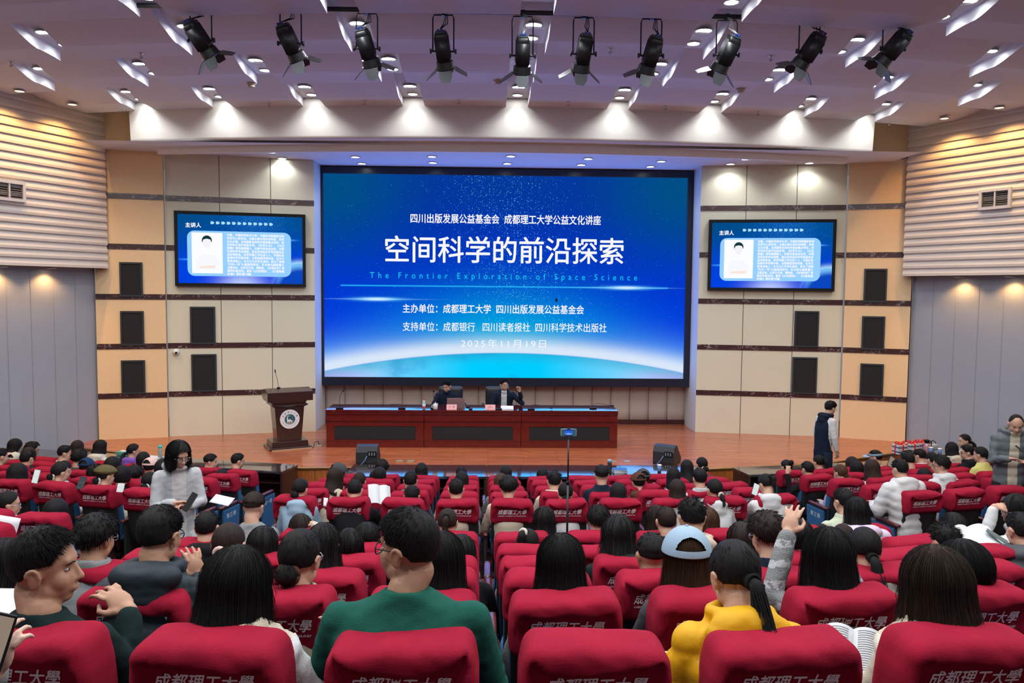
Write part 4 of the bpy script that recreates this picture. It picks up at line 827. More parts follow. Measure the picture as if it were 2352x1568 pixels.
M_SHELL = shape(lambda m: m.rbox((0, .085, .70), (.445, .05, .60), .022, (6, 2, 8), lambda p: Vector((p.x*(1-.10*sm(0, -.3, p.z)), p.y-(p.z-.33)*.16+.0, p.z)))).mesh('back_shell', SHELL, True)
M_CUSH = shape(lambda m: m.rbox((0, .155, .69), (.450, .11, .58), .04, (8, 4, 8), lambda p: Vector((p.x, p.y-(p.z-.33)*.16, p.z)))).mesh('back_cushion', BLUEU, True)
M_PAN = shape(lambda m: m.rbox((0, .42, .43), (.47, .44, .11), .04, (6, 6, 3))).mesh('seat_pan', BLUEU, True)
M_ARM = shape(lambda m: (m.rbox((0, .30, .645), (.055, .42, .035), .012, (3, 6, 2)))).mesh('armrest', ARMW, True)
M_SUP = shape(lambda m: (m.rbox((0, .31, .40), (.035, .34, .46), .008, (2, 3, 3)), m.box(-.03, .03, .20, .42, 0, .03), m.box(-.02, .02, .24, .38, .0, .2))).mesh('armrest_support', SHELL)
M_ENDP = shape(lambda m: m.prism([(.12, .02), (.44, .02), (.50, .60), (.12, .60)], -.012, .012))
for i, v in enumerate(M_ENDP.v): M_ENDP.v[i] = (v[1], v[0]+.02, v[2])
M_ENDP = M_ENDP.mesh('end_panel', BLUEU)
CNUM = ['', '一', '二', '三', '四', '五', '六', '七', '八', '九', '十', '十一']
def endtext(k, side):
    me = text_mesh('第%s排' % CNUM[k], .06, bold=.0015, space=1.25); q = text_size(me); s = .22/(q[1]-q[0])
    for v in me.vertices:
        a = (v.co.x-(q[0]+q[1])/2)*s; z = (v.co.y-(q[2]+q[3])/2)*s+.52
        v.co = Vector((.014*side, .31+a*side, z))
    me.materials.clear(); me.materials.append(PANELT); return me
def seat(p, fz, rz, label, group, var, end=0, k=1, lett=True):
    t = thing('auditorium_seat', label, 'seat', (p[0]+.07*math.sin(rz), p[1]-.07*math.cos(rz), fz), rz, group)
    obj('back_shell', M_SHELL, t); obj('back_cushion', M_CUSH, t); obj('seat_pan', M_PAN, t)
    c = obj('seat_cover', COVERS[var % 4][0], t); obj('lettering', COVERS[var % 4][1], c)
    for x in ((-.285,) if end != 1 else (-.285, .285)):
        a = obj('armrest', M_ARM, t); a.location.x = x; a = obj('armrest_support', M_SUP, t); a.location.x = x
    if end:
        a = obj('end_panel', M_ENDP, t); a.location.x = .31*end; b = obj('row_number', endtext(k, end), a)
    return t
RN_ = {1: 'front', 2: 'second', 3: 'third', 4: 'fourth', 5: 'fifth', 6: 'sixth', 7: 'seventh', 8: 'eighth', 9: 'ninth', 10: 'tenth', 11: 'nearest'}
SEATS = {}
def cseat(k, i):
    """plan position of centre block seat i (0..9) of row k"""
    x = .27+(i-4.5)*.57+.285 if k > 5 else .265+(i-4)*.57-.0
    return x, ROWY[k]+(x-.3)**2/40
vr = 0
CENTRE = {}
for k in range(1, 12):
    if k <= 5: idx = range(0, 10)
    else: idx = {6: range(0, 10), 7: range(0, 10), 8: range(0, 10), 9: range(0, 9), 10: range(1, 9), 11: range(1, 8)}[k]
    for n_, i in enumerate(idx):
        x = .265+(i-4)*.587+.065*(8.36-ROWY[k])/6; y = ROWY[k]+(x-.3)**2/40; rz = -(-(x-.3)/20)
        lab = 'red covered seat, %s row of middle block, %s from left in the photo' % (RN_[k], ORD[n_]) if k > 1 else 'red covered seat, front row of middle block, %s from left' % ORD[n_]
        e = 0
        if k <= 9 and i == 0: e = -1
        if i == 9 and k <= 8: e = 1
        seat((x, y), FLZ[k], (x-.3)/20, lab, 'red covered auditorium seats', k*3+i, e, k); vr += 1
for side, endf, dirv, rz, sgn in (('left', Lend, Vector((-math.cos(AL), math.sin(AL))), -AL, 1), ('right', Rend, Vector((math.cos(AR), math.sin(AR))), AR, -1)):
    for k in range(1, 8):
        e = endf(k); cnt = {1: 7, 2: 7, 3: 7, 4: 6, 5: 6, 6: 5 if side == 'left' else 4, 7: 3}[k]
        for i in range(cnt):
            p = e+dirv*(.585*i)
            lab = 'red covered seat, %s row of %s block, %s from the aisle' % (RN_[k], side, ORD[i])
            seat((p.x, p.y), FLZ[k], rz, lab, 'red covered auditorium seats', k+i*3, sgn if i == 0 else 0, k)
# ---------------------------------------------------------------- people
def remesh(mb, name, vox, sm_it, mats):
    me = mb.mesh('tmp'); o = bpy.data.objects.new('tmp', me)
    r = o.modifiers.new('r', 'REMESH'); r.mode = 'VOXEL'; r.voxel_size = vox; r.use_smooth_shade = True
    s = o.modifiers.new('s', 'SMOOTH'); s.factor = .5; s.iterations = sm_it
    out = bake(o); bpy.data.meshes.remove(me)
    out.name = name; out.materials.clear(); out.materials.append(mats); out.shade_smooth(); return out
def capsule(mb, pts, rs, n=12):
    mb.tube(pts, rs, n)
    for p, r in zip(pts, rs): mb.ell(p, (r, r, r), n=n, m=7)
SKIN = {'a': pm('skin', (.50, .285, .195), .55, var=(40, .06), spec=.35), 'b': pm('skin_tan', (.40, .215, .135), .55, var=(40, .06), spec=.35), 'p': pm('skin_pale', (.60, .38, .29), .55, var=(40, .05), spec=.35)}
def hairmat(name, col, hi):
    m = pm(name, col, .58, spec=.13); nt = m.node_tree; b = nt.nodes['Principled BSDF']; uv = nt.nodes.new('ShaderNodeUVMap'); mp = nt.nodes.new('ShaderNodeMapping'); mp.inputs['Scale'].default_value = (150, 5, 1)
    nt.links.new(uv.outputs[0], mp.inputs[0]); n = nt.nodes.new('ShaderNodeTexNoise'); n.inputs['Scale'].default_value = 1; n.inputs['Detail'].default_value = 3; nt.links.new(mp.outputs[0], n.inputs[0])
    mx = nt.nodes.new('ShaderNodeMix'); mx.data_type = 'RGBA'; mx.inputs[6].default_value = (*col, 1); mx.inputs[7].default_value = (*hi, 1); mr = nt.nodes.new('ShaderNodeMapRange'); mr.inputs[1].default_value = .45; mr.inputs[2].default_value = .75
    nt.links.new(n.outputs['Fac'], mr.inputs[0]); nt.links.new(mr.outputs[0], mx.inputs[0]); nt.links.new(mx.outputs[2], b.inputs['Base Color'])
    bp = nt.nodes.new('ShaderNodeBump'); bp.inputs['Strength'].default_value = .55; bp.inputs['Distance'].default_value = .006; nt.links.new(n.outputs['Fac'], bp.inputs['Height']); nt.links.new(bp.outputs[0], b.inputs['Normal']); return m
HAIR = {'k': hairmat('black_hair', (.0065, .006, .0065), (.016, .014, .014)), 'd': hairmat('dark_brown_hair', (.016, .010, .008), (.035, .022, .016)), 'n': hairmat('brown_hair', (.040, .019, .010), (.10, .05, .026)), 'o': hairmat('long_dark_brown_hair', (.014, .009, .007), (.075, .040, .022))}
CLR = dict(blk=(.010, .010, .011), navy=(.010, .016, .030), dnavy=(.014, .022, .028), cream=(.52, .44, .33), white=(.56, .55, .54), grey=(.20, .21, .21), lgrey=(.42, .43, .44), dgrey=(.055, .058, .062), beige=(.48, .43, .32), pink=(.62, .42, .38), lilac=(.52, .43, .52),
           purple=(.17, .08, .34), olive=(.10, .08, .035), brown=(.085, .035, .020), dgreen=(.008, .018, .018), teal=(.012, .085, .062), yellow=(.62, .32, .004), ltblue=(.27, .37, .47), lavgrey=(.30, .30, .42), sage=(.44, .48, .36), peach=(.52, .41, .32), lime=(.55, .50, .16), fur=(.040, .026, .020), dblue=(.012, .035, .09), slate=(.10, .115, .12), plum=(.05, .02, .03), ivory=(.54, .50, .41))
def cloth(c, kind):
    k = 'cloth_%s_%s' % (c, kind)
    if kind == 'fleece': return pm(k, CLR[c], .95, bump=(120, .9), sheen=.2)
    if kind == 'puffer': return pm(k, CLR[c], .6, bump=(25, .25), spec=.25)
    if kind == 'knit': return pm(k, CLR[c], .9, bump=(170, .7), var=(20, .08), spec=.1)
    return pm(k, CLR[c], .9, bump=(260, .3), var=(5, .06), spec=.12)
GLF = pm('glasses_frame', (.015, .015, .02), .3, .5); GLS = pm('glasses_steel', (.45, .45, .47), .25, .9)
EYEW = pm('eye_white', (.38, .35, .33), .35); IRIS = pm('iris', (.012, .008, .006), .2); LIP = pm('lips', (.36, .165, .125), .5)
def interp(tab, a):
    for (x0, y0), (x1, y1) in zip(tab, tab[1:]):
        if x0 <= a <= x1: t = (a-x0)/(x1-x0); t = t*t*(3-2*t); return y0+(y1-y0)*t
    return tab[-1][1]
HL = {'short': [(0, 50), (32, 54), (50, 70), (66, 88), (84, 90), (100, 103), (122, 117), (180, 123)], 'tight': [(0, 46), (30, 50), (55, 68), (75, 86), (92, 100), (115, 116), (180, 120)],
      'bob': [(0, 58), (28, 62), (45, 84), (58, 112), (180, 128)], 'bald': [(0, 16), (45, 22), (62, 55), (80, 84), (100, 92), (120, 108), (180, 116)], 'two': [(0, 56), (35, 60), (55, 78), (75, 92), (100, 98), (180, 104)]}
def hand(mb, wr, d, nrm, curl=.6, s=1.0, side=1, spread=5.0):
    """palm, four fingers of unequal length with knuckle bends, thumb from the side of the palm. d: pointing direction, nrm: back of the hand"""
    d = Vector(d).normalized(); nrm = Vector(nrm); nrm = (nrm-d*nrm.dot(d)).normalized(); sd = d.cross(nrm)*side
    c = Vector(wr)+d*.045*s; R = Matrix((sd, d, nrm)).transposed()
    mb.ell(c, (.040*s, .050*s, .016*s), R, 12, 8); mb.ell(Vector(wr)+d*.012*s, (.028*s, .03*s, .02*s), R, 10, 7)
    for k, (o, L) in enumerate(((-.030, .066), (-.0105, .076), (.0105, .071), (.030, .056))):
        b = c+sd*o*s+d*.040*s; a = curl*(.8+.12*k); p = [b]; q = b; ang = 0
        for seg in (.45, .32, .23): ang += a*(.55 if seg == .45 else .75); q = q+(d*math.cos(ang)-nrm*math.sin(ang)+sd*o*spread).normalized()*L*seg*s; p.append(q)
        capsule(mb, p, [.0088*s, .0082*s, .0076*s, .0065*s], 8)
    b = c-sd*.030*s-d*.022*s; p = [b, b-sd*.022*s+d*.018*s-nrm*.008*s, b-sd*.026*s+d*.045*s-nrm*(.016+.012*curl)*s, b-sd*(.020-.014*curl)*s+d*.066*s-nrm*(.022+.014*curl)*s]
    capsule(mb, p, [.014*s, .012*s, .010*s, .008*s], 8)
def person(label, pix, row, hy=0, hp=8, hair='short', hc='k', top='crew', col='blk', yaw=None, sw=.20, ln=.05, arms='fwd', skin='a', s=1.0, off=.24, hr=0, vol=0., L=.30, stand=False, fz=None, near=None, glasses=None, cap=None, tie=None, puff=0., L_=None, R_=None, tilt=None, depth=None, trouser='dgrey', face=None, seedv=None, hoodc=None, sleeve=None, inner=None, stripe=None, reach=None, tailz=.0, H=None, hairx=None, nobody=False):
    sd = seedv if seedv is not None else (pix[0]*.37+pix[1]*.11) % 50
    # --- where the head top is in the hall
    if depth: P = aty(pix[0], pix[1], depth); y0 = 0 if yaw is None else yaw; f = FLZ.get(row, 0) if fz is None else fz
    else:
        b, k = row[0], int(row[1:]); f = FLZ[k]
        if b == 'C': P = aty(pix[0], pix[1], ROWY[k]+off); y0 = 0
        elif b == 'L': e = Lend(k)+FL_*off; P = atplane(pix[0], pix[1], e, FL_); y0 = -14
        else: e = Rend(k)+FR_*off; P = atplane(pix[0], pix[1], e, FR_); y0 = 11
        if yaw is not None: y0 = yaw
    dep = P.y
    if near is None: near = 2 if dep < 3.6 else (1 if dep < 7 or stand else 0)
    YR = math.radians(y0); Hh = P.z-f+.006
    hpr, hyr, hrr = math.radians(hp), math.radians(-(hy)), math.radians(hr)
    Rh = Matrix.Rotation(hyr, 3, 'Z') @ Matrix.Rotation(-hpr, 3, 'X') @ Matrix.Rotation(hrr, 3, 'Y')
    fwd = Matrix.Rotation(hyr, 3, 'Z') @ Vector((0, 1, 0))
    hyo = ln+.055+.10*math.sin(hpr)
    hc_ = Vector((0, hyo, Hh-.120*s))                    # head centre
    N = Vector((0, ln+.015, hc_.z-.126*s+.03*math.sin(hpr)))
    Sz = N.z-.045; S_ = Vector((0, ln-.01, Sz)); hipz = .50 if not stand else .47*Hh+.04
    if not stand and Sz-hipz < .34: hipz = Sz-.34
    off2 = Matrix.Rotation(YR, 3, 'Z') @ Vector((0, hyo, 0))
    t = thing('person', label, 'person', (P.x-off2.x, P.y-off2.y, f), YR, 'audience' if not stand else None)
    if stand: del t['label']; t['label'] = label
    hp_ = lambda p: hc_+Rh @ (Vector(p)*s)
    # --- joints of the arms
    J = {sgn: Vector((sgn*(sw-.035), S_.y, Sz-.045)) for sgn in (-1, 1)}
    ARM = {}; toL = Matrix.Rotation(-YR, 3, 'Z')
    for sgn, spec in ((-1, L_), (1, R_)):
        if spec: e = J[sgn]+Vector(spec[0]); wv = e+Vector(spec[1]); hd = spec[2] if len(spec) > 2 else (.0, 1, 0); hn = spec[3] if len(spec) > 3 else (0, 0, 1); cu = spec[4] if len(spec) > 4 else .6
        elif arms == 'down' or stand: e = J[sgn]+Vector((sgn*.05, -.01, -.27)); wv = e+Vector((sgn*.0, .06, -.23)); hd, hn, cu = (0, .3, -1), (sgn, 0, 0), .5
        else: e = J[sgn]+Vector((sgn*.075, .06, -.25)); wv = e+Vector((-sgn*.09, .22, .015)); hd, hn, cu = (-sgn*.3, 1, .1), (0, 0, 1), .5
        if reach and sgn in reach:
            (tx, ty_, td), hd, hn, cu = reach[sgn]; wv = toL @ (aty(tx, ty_, td)-t.location); e = (J[sgn]+wv)/2+Vector((sgn*.05, -.02, -.14))
        ARM[sgn] = (e, wv, hd, hn, cu)
    def ringsof(inf):
        zs = [(hipz-.06, .150, .120), (hipz+.06, .150, .115), ((hipz+Sz-.17)/2, .148, .108), (Sz-.18, sw*.86, .118), (Sz-.085, sw*.93, .108), (Sz-.03, sw*.84, .088), (Sz+.012, sw*.58, .070), (Sz+.045, .072, .062)]
        out = []
        for i, (z, rx, ry) in enumerate(zs):
            tt = max(0, min(1, (z-hipz)/(Sz-hipz))); y = ln*tt**1.2-.022*math.sin(math.pi*tt)*1.2
            out.append([(Vector(((rx+inf)*math.copysign(abs(math.cos(a))**.82, math.cos(a)), y+(ry+inf)*math.copysign(abs(math.sin(a))**.9, math.sin(a)), z))) for a in [2*math.pi*q/20 for q in range(20)]])
        return out
    def torso(mb, inf):
        r = ringsof(inf); mb.grid(r, closed=True); mb.f.append(tuple(range(len(mb.v)-20, len(mb.v)))); k = len(mb.v)-20*len(r); mb.f.append(tuple(range(k+19, k-1, -1)))
    # --- body: head, neck, torso, arms and hands as one surface
    if near == 2: vb, vc = (.0052 if (reach or L_ or R_ or face) else .0070), .0105
    elif near == 1: vb, vc = .011, .015
    else: vb, vc = .015, .020
    B = MB()
    B.ell(hp_((0, -.012, .022)), tuple(q*s for q in (.073, .092, .090)), Rh, 20, 14)
    B.ell(hp_((0, .022, -.042)), tuple(q*s for q in (.060, .066, .070)), Rh, 16, 12)
    B.ell(hp_((0, .046, -.088)), tuple(q*s for q in (.034, .032, .026)), Rh, 12, 8)
    for sg in (-1, 1):
        B.ell(hp_((sg*.033, .046, -.034)), tuple(q*s for q in (.030, .030, .036)), Rh, 12, 9)
        B.ell(hp_((sg*.077, -.008, -.016)), tuple(q*s for q in (.010, .020, .030)), Rh @ Matrix.Rotation(sg*.35, 3, 'Z'), 10, 8)
        B.tube([hp_((sg*(.083+.004*math.sin(a)), -.012+.019*math.cos(a), -.014+.028*math.sin(a))) for a in [-1.9+4.9*i/12 for i in range(13)]], .0068*s, 7)
        B.ell(hp_((sg*.042, .004, -.066)), tuple(q*s for q in (.026, .046, .034)), Rh, 12, 9)
    capsule(B, [hp_((0, .078, .005)), hp_((0, .090, -.018)), hp_((0, .099, -.034))], [.008*s, .009*s, .0105*s], 8)
    B.ell(hp_((0, .087, -.038)), tuple(q*s for q in (.019, .012, .009)), Rh, 10, 7); B.ell(hp_((0, .066, .022)), tuple(q*s for q in (.048, .017, .022)), Rh, 12, 8); B.ell(hp_((0, .082, -.066)), tuple(q*s for q in (.024, .010, .012)), Rh, 12, 7)
    nb = hp_((0, -.030, -.075)); nr = .050*s if sw < .19 else .056*s
    capsule(B, [nb, nb.lerp(N, .5)+Vector((0, -.004, 0)), N, N+Vector((0, -.01, -.06))], [nr, nr*.98, nr*1.05, nr*1.15], 14)
    torso(B, -.022)
    hs = .98*s
    for sg in (-1, 1):
        e, wv, hd, hn, cu = ARM[sg]; capsule(B, [J[sg]+Vector((-sg*.05, 0, 0)), J[sg], e, e.lerp(wv, .5), wv], [.05, .048, .040, .036, .028], 10)
        hand(B, wv, hd, hn, cu, hs, sg)
    if stand:
        for sg in (-1, 1): capsule(B, [Vector((sg*.085, 0, hipz)), Vector((sg*.09, .01, hipz*.52)), Vector((sg*.095, -.01, .08))], [.075, .052, .038], 10); B.ell((sg*.095, .05, .035), (.04, .11, .035))
    else:
        for sg in (-1, 1): capsule(B, [Vector((sg*.09, .02, hipz)), Vector((sg*.10, .42, .50)), Vector((sg*.10, .44, .08))], [.075, .055, .038], 10); B.ell((sg*.10, .50, .035), (.04, .11, .035))
    obj('body', remesh(B, 'body', vb, {2: 6, 1: 3, 0: 2}[near], SKIN[skin]), t)
    # --- clothing
    C = MB(); inf = .010+puff
    torso(C, inf)
    for sg in (-1, 1):
        e, wv, hd, hn, cu = ARM[sg]; q = wv-(wv-e).normalized()*.02; capsule(C, [J[sg]+Vector((-sg*.04, 0, .0)), J[sg], e, e.lerp(q, .55), q], [.060+puff, .062+puff, .054+puff, .048+puff*.9, .040+puff*.4], 12)
    def ring(z, r, tr, y=0, sx=1.0, back=0.):
        pts = [Vector((r*sx*math.cos(a), N.y+y+r*math.sin(a)-(back if math.sin(a) < 0 else 0)*abs(math.sin(a)), z+(.012*math.sin(-a) if True else 0))) for a in [2*math.pi*i/18 for i in range(19)]]
        C.tube(pts, tr, 8)
    if top in ('crew', 'knit', 'shirt', 'fleece'): ring(Sz+.040, nr+.012, .014)
    if top in ('hood', 'puffer', 'coat'):
        k_ = 1.0 if top != 'puffer' else 1.15
        C.ell((0, S_.y-.070, Sz+.040), (.125*k_, .062*k_, .060*k_), Matrix.Rotation(.5, 3, 'X'), 16, 10); C.ell((0, S_.y-.095, Sz-.03), (.10*k_, .05*k_, .07*k_), None, 14, 10)
        pts = [Vector((.098*math.cos(a), N.y+.085*math.sin(a), Sz+.052+(.022 if math.sin(a) < 0 else -.01)*abs(math.sin(a)))) for a in [2*math.pi*i/18 for i in range(19)]]; C.tube(pts, .026*k_, 8)
    if top in ('collar', 'jacket'):
        ring(Sz+.042, nr+.016, .016); ring(Sz+.062, nr+.020, .013); ring(Sz+.028, nr+.022, .018)
    if top == 'turtle': ring(Sz+.042, nr+.012, .018); ring(Sz+.065, nr+.009, .015)
    if top == 'furcollar':
        ring(Sz+.045, nr+.030, .034); ring(Sz+.005, nr+.055, .040, -.02, 1.25); ring(Sz-.02, nr+.07, .040, -.03, 1.55)
    cm = remesh(C, 'top', vc, 3, cloth(hoodc or col, 'puffer' if top == 'puffer' else ('fleece' if top in ('fleece',) else ('knit' if top == 'knit' else 'plain'))) if False else cloth(col, {'puffer': 'puffer', 'fleece': 'fleece', 'knit': 'knit', 'furcollar': 'plain'}.get(top, 'plain')))
    for v in cm.vertices:
        p = v.co; n_ = v.normal; a = noise.noise(Vector((p.x*9+sd, p.y*9, p.z*7)))*.007+noise.noise(Vector((p.x*20, p.y*20+sd, p.z*34)))*.0035
        if top == 'puffer': a += .010*abs(math.sin(p.z*(24+8*(sd%1))+1.1*noise.noise(Vector((p.x*5, p.y*5, sd)))))-.004
        if top == 'fleece': a += noise.noise(Vector((p.x*70, p.y*70, p.z*70)))*.007
        v.co = p+n_*a
    if top == 'furcollar':
        cm.materials.append(cloth('cream' if col in ('white', 'ivory', 'cream') else col, 'fleece'))
        for f_ in cm.polygons:
            if f_.center.z > Sz-.07 and abs(f_.center.x) < .19: f_.material_index = 1
        for v in cm.vertices:
            if v.co.z > Sz-.08 and abs(v.co.x) < .20: v.co += v.normal*(noise.noise(v.co*65)*.010+.004)
    if sleeve:
        cm.materials.append(cloth(sleeve, 'plain')); si = len(cm.materials)-1
        def sdist(c, a, b): u = max(0, min(1, (c-a).dot(b-a)/(b-a).length_squared)); return (c-(a+(b-a)*u)).length
        for f_ in cm.polygons:
            for sg in (-1, 1):
                if (sdist(f_.center, J[sg], ARM[sg][0]) < .085+puff or sdist(f_.center, ARM[sg][0], ARM[sg][1]) < .08+puff) and sg*f_.center.x > sw-.085: f_.material_index = si
    if inner:
        cm.materials.append(cloth(inner, 'plain')); si = len(cm.materials)-1
        for f_ in cm.polygons:
            c = f_.center
            if c.y > S_.y+.02 and abs(c.x) < .055 and c.z < Sz+.06 and f_.normal.y > .2: f_.material_index = si
    if stripe:
        cm.materials.append(cloth(stripe, 'knit')); si = len(cm.materials)-1
        for f_ in cm.polygons:
            c = f_.center
            if (c.z*11+c.y*3) % 1 < .38 and math.sin(c.x*160)+math.sin(c.z*190) > -.9: f_.material_index = si
    obj('top', cm, t)
    T = MB()
    if stand:
        for sg in (-1, 1): T.tube([Vector((sg*.08, 0, hipz+.02)), Vector((sg*.09, .005, hipz*.75)), Vector((sg*.095, .01, hipz*.5)), Vector((sg*.10, -.01, .05))], [.105, .095, .078, .070], 14)
        T.ell((0, 0, hipz+.0), (.165, .125, .11), None, 16, 8)
    else:
        for sg in (-1, 1): T.tube([Vector((sg*.09, -.02, hipz)), Vector((sg*.10, .22, .52)), Vector((sg*.105, .43, .505)), Vector((sg*.105, .47, .42)), Vector((sg*.105, .46, .06))], [.10, .085, .072, .066, .058], 12)
    T.build('trousers', cloth(trouser, 'plain'), t, True)
    # --- face details when the face turns into view
    vis = face if face is not None else abs(hy+0) > 38
    if vis:
        E = MB(); I = MB(); BR = MB(); LP = MB()
        for sg in (-1, 1):
            E.ell(hp_((sg*.031, .0655, -.002)), tuple(q*s for q in (.0120, .0085, .0042)), Rh, 10, 7); I.ell(hp_((sg*.031, .0730, -.002)), tuple(q*s for q in (.0058, .0018, .0040)), Rh, 8, 6)
            BR.tube([hp_((sg*.014, .085, .016)), hp_((sg*.032, .084, .021)), hp_((sg*.052, .070, .015))], [.0020*s, .0026*s, .0012*s], 6)
        LP.ell(hp_((0, .0872, -.0635)), tuple(q*s for q in (.019, .0035, .0035)), Rh, 10, 6); LP.ell(hp_((0, .0862, -.072)), tuple(q*s for q in (.016, .004, .004)), Rh, 10, 6)
        e_ = E.build('eyes', EYEW, t, True); I.build('iris', IRIS, e_, True); BR.build('eyebrows', HAIR['k'], t, True); LP.build('lips', LIP, t, True)
    if glasses:
        G = MB()
        for sg in (-1, 1):
            G.tube([hp_((sg*.033+.024*math.cos(a), .088-.006*abs(math.cos(a)), -.006+.018*math.sin(a))) for a in [2*math.pi*i/16 for i in range(17)]], .0022*s, 6)
            G.tube([hp_((sg*.056, .084, .0)), hp_((sg*.072, .060, .004)), hp_((sg*.083, -.005, .006)), hp_((sg*.083, -.03, -.010))], .0022*s, 6)
        G.tube([hp_((-.010, .092, -.002)), hp_((0, .094, .0)), hp_((.010, .092, -.002))], .002*s, 6); G.build('glasses', GLS if glasses == 's' else GLF, t, True)
    # --- hair
    style = hair; na = (72, 48, 32)[2-near] if True else 32; na = {2: 84, 1: 52, 0: 34}[near]; long_ = style in ('long', 'bob')
    base = {'short': 'short', 'fluffy': 'short', 'spiky': 'short', 'two': 'two', 'pony': 'tight', 'lowpony': 'tight', 'bun': 'tight', 'lowbun': 'tight', 'bald': 'bald', 'long': 'bob', 'bob': 'bob', 'capshort': 'short'}[style]
    th = {'short': .007, 'fluffy': .020, 'spiky': .010, 'two': .012, 'tight': .006, 'bald': .002, 'long': .014, 'bob': .016}.get(style, .006)+vol
    HB = MB(); UV = []
    nr_ = {2: 26, 1: 18, 0: 13}[near]; ns = nr_-1 if not long_ else int(nr_*.55)
    rows = []; amp = {'short': .020, 'fluffy': .05, 'spiky': .045, 'two': .012}.get(style, .008)
    part = {'long': .06, 'bob': .05}.get(style, 0)
    def scalp(az, p, ex=0.):
        th_ = (th*(1-.75*sm(.9, 1.75, p)) if style != 'fluffy' else th*(1-.5*sm(1.3, 2.1, p))) if style in ('short', 'spiky', 'fluffy', 'two') else th
        if style == 'two': th_ = th*(1.0 if p < 1.45 else .35)
        d = Vector((math.sin(p)*math.sin(az), math.sin(p)*math.cos(az), math.cos(p)))
        q = Vector((d.x*(.077+th_), d.y*(.096+th_), d.z*(.094+th_)))
        if d.z < 0: q.z = d.z*.105; q.y *= 1-.18*min(1, -d.z) if d.y > 0 else 1-.30*d.z*d.z
        w = 1+amp*(noise.noise(Vector((d.x*5+sd, d.y*5, d.z*5)))+.6*noise.noise(Vector((d.x*13, d.y*13+sd, d.z*9))))+ex+(.012 if near else .006)*noise.noise(Vector((az*16, p*1.2, sd)))
        if part: w -= part*math.exp(-(d.x/.03)**2)*(1 if d.z > .5 else 0)*.3
        return Vector((0, -.012, .020))+q*w
    tips = {}
    for i in range(na+1):
        az = 2*math.pi*i/na; a = abs(math.degrees(az) if az <= math.pi else math.degrees(az)-360); pl = math.radians(interp(HL[base], a)); colm = []
        if not long_:
            for j in range(nr_): p = pl*j/(nr_-1); colm.append(hp_(scalp(az, max(p, .001))))
            colm.append(hp_(scalp(az, pl)*.86))
        else:
            D = (L if style == 'long' else .085)*(1+.10*noise.noise(Vector((az*4, sd, 0)))+.05*noise.noise(Vector((az*19, sd, 3))))*interp([(0, 0.0), (38, .0), (58, .72), (80, .95), (180, 1)], a)
            pw = min(pl, math.radians(98))
            for j in range(ns): colm.append(hp_(scalp(az, max(pw*j/(ns-1), .001))))
            b0 = colm[-1]; bk = interp([(0, 0), (70, .15), (120, .8), (180, 1)], a); x_ = (b0-hc_); m_ = nr_-ns
            for j in range(1, m_+1):
                u = j/m_; s_ = D*u; flare = sm(.0, .22, s_); grow = 1+(.16 if style == 'long' else -.10*u)*flare*(1-.35*sm(.25, .5, s_)); wv_ = .010*math.sin(s_*24+az*3+sd)*u*(1 if style == 'long' else 0)
                q = Vector((hc_.x+x_.x*grow+wv_, hc_.y+x_.y*grow-(.075*bk*flare if style == 'long' else -.008*u), b0.z-s_)); st_ = noise.noise(Vector((az*22, s_*3, sd)))*.0035; n2 = Vector((x_.x, x_.y, 0)).normalized()
                if style == 'long': q.y = min(q.y, S_.y-.105-inf) if (bk > .55 and q.z < Sz+.02) else q.y
                if u > .8: q = q-n2*(.02*(u-.8)/.2)
                colm.append(q+n2*st_)
            colm.append(colm[-1]-Vector((x_.x, x_.y, 0)).normalized()*.03+Vector((0, 0, .01)))
        rows.append(colm); tips[i] = colm
    HB.grid(rows, flip=True); nR, nC = len(rows), len(rows[0])
    uvs = [(i/na, j/(nC-1)) for i in range(nR) for j in range(nC)]
    # loose strands and tufts so that the outline is hair, not a shell
    rng = random.Random(int(sd*977)+int(pix[0]))
    def strand(pts, r):
        k = len(HB.v); pts = [Vector(p) for p in pts]; d = (pts[-1]-pts[0]).normalized(); u = d.orthogonal().normalized(); v = d.cross(u); m_ = len(pts)
        for i, p in enumerate(pts):
            rr = r*(1-.85*i/(m_-1))
            for q in range(3): HB.v.append(tuple(p+(u*math.cos(2.1*q)+v*math.sin(2.1*q))*rr)); uvs.append((rng.random(), i/(m_-1)))
        for i in range(m_-1):
            for q in range(3): HB.f.append((k+i*3+q, k+i*3+(q+1) % 3, k+(i+1)*3+(q+1) % 3, k+(i+1)*3+q))
    if style in ('short', 'spiky', 'fluffy', 'two'):
        cnt = {2: 3400, 1: 500, 0: 130}[near]; ln_ = {'short': .024, 'spiky': .030, 'fluffy': .030, 'two': .018}[style]; wr = {2: .0013, 1: .0032, 0: .006}[near]
        for _ in range(cnt):
            az = rng.random()*2*math.pi; a = abs(math.degrees(az) if az <= math.pi else math.degrees(az)-360); pl = math.radians(interp(HL[base], a)); p = pl*math.sqrt(rng.random())
            q = scalp(az, max(p, .02), -.02); d = (q-Vector((0, -.012, .02))).normalized(); fl_ = Vector((math.cos(p)*math.sin(az), math.cos(p)*math.cos(az), -math.sin(p)))
            w_ = {'spiky': .55, 'fluffy': .34}.get(style, .05); dr = (d*w_+fl_*.8+(Vector((0, .55, 0)) if style in ('short', 'two') else Vector((0, 0, 0)))+Vector((rng.uniform(-.35, .35), rng.uniform(-.35, .35), rng.uniform(-.1, .3)))).normalized(); l = ln_*rng.uniform(.6, 1.25)*((1-.72*sm(.95, 1.7, p)) if style in ('short', 'two', 'spiky') else 1); dr = (dr+Vector((0, 0, -.25 if style == 'fluffy' else 0))).normalized()
            strand([hp_(q), hp_(q+dr*l*.55+d*l*.08), hp_(q+dr*l)], wr*s)
    elif long_ and near:
        cnt = {2: 900, 1: 130}[near]
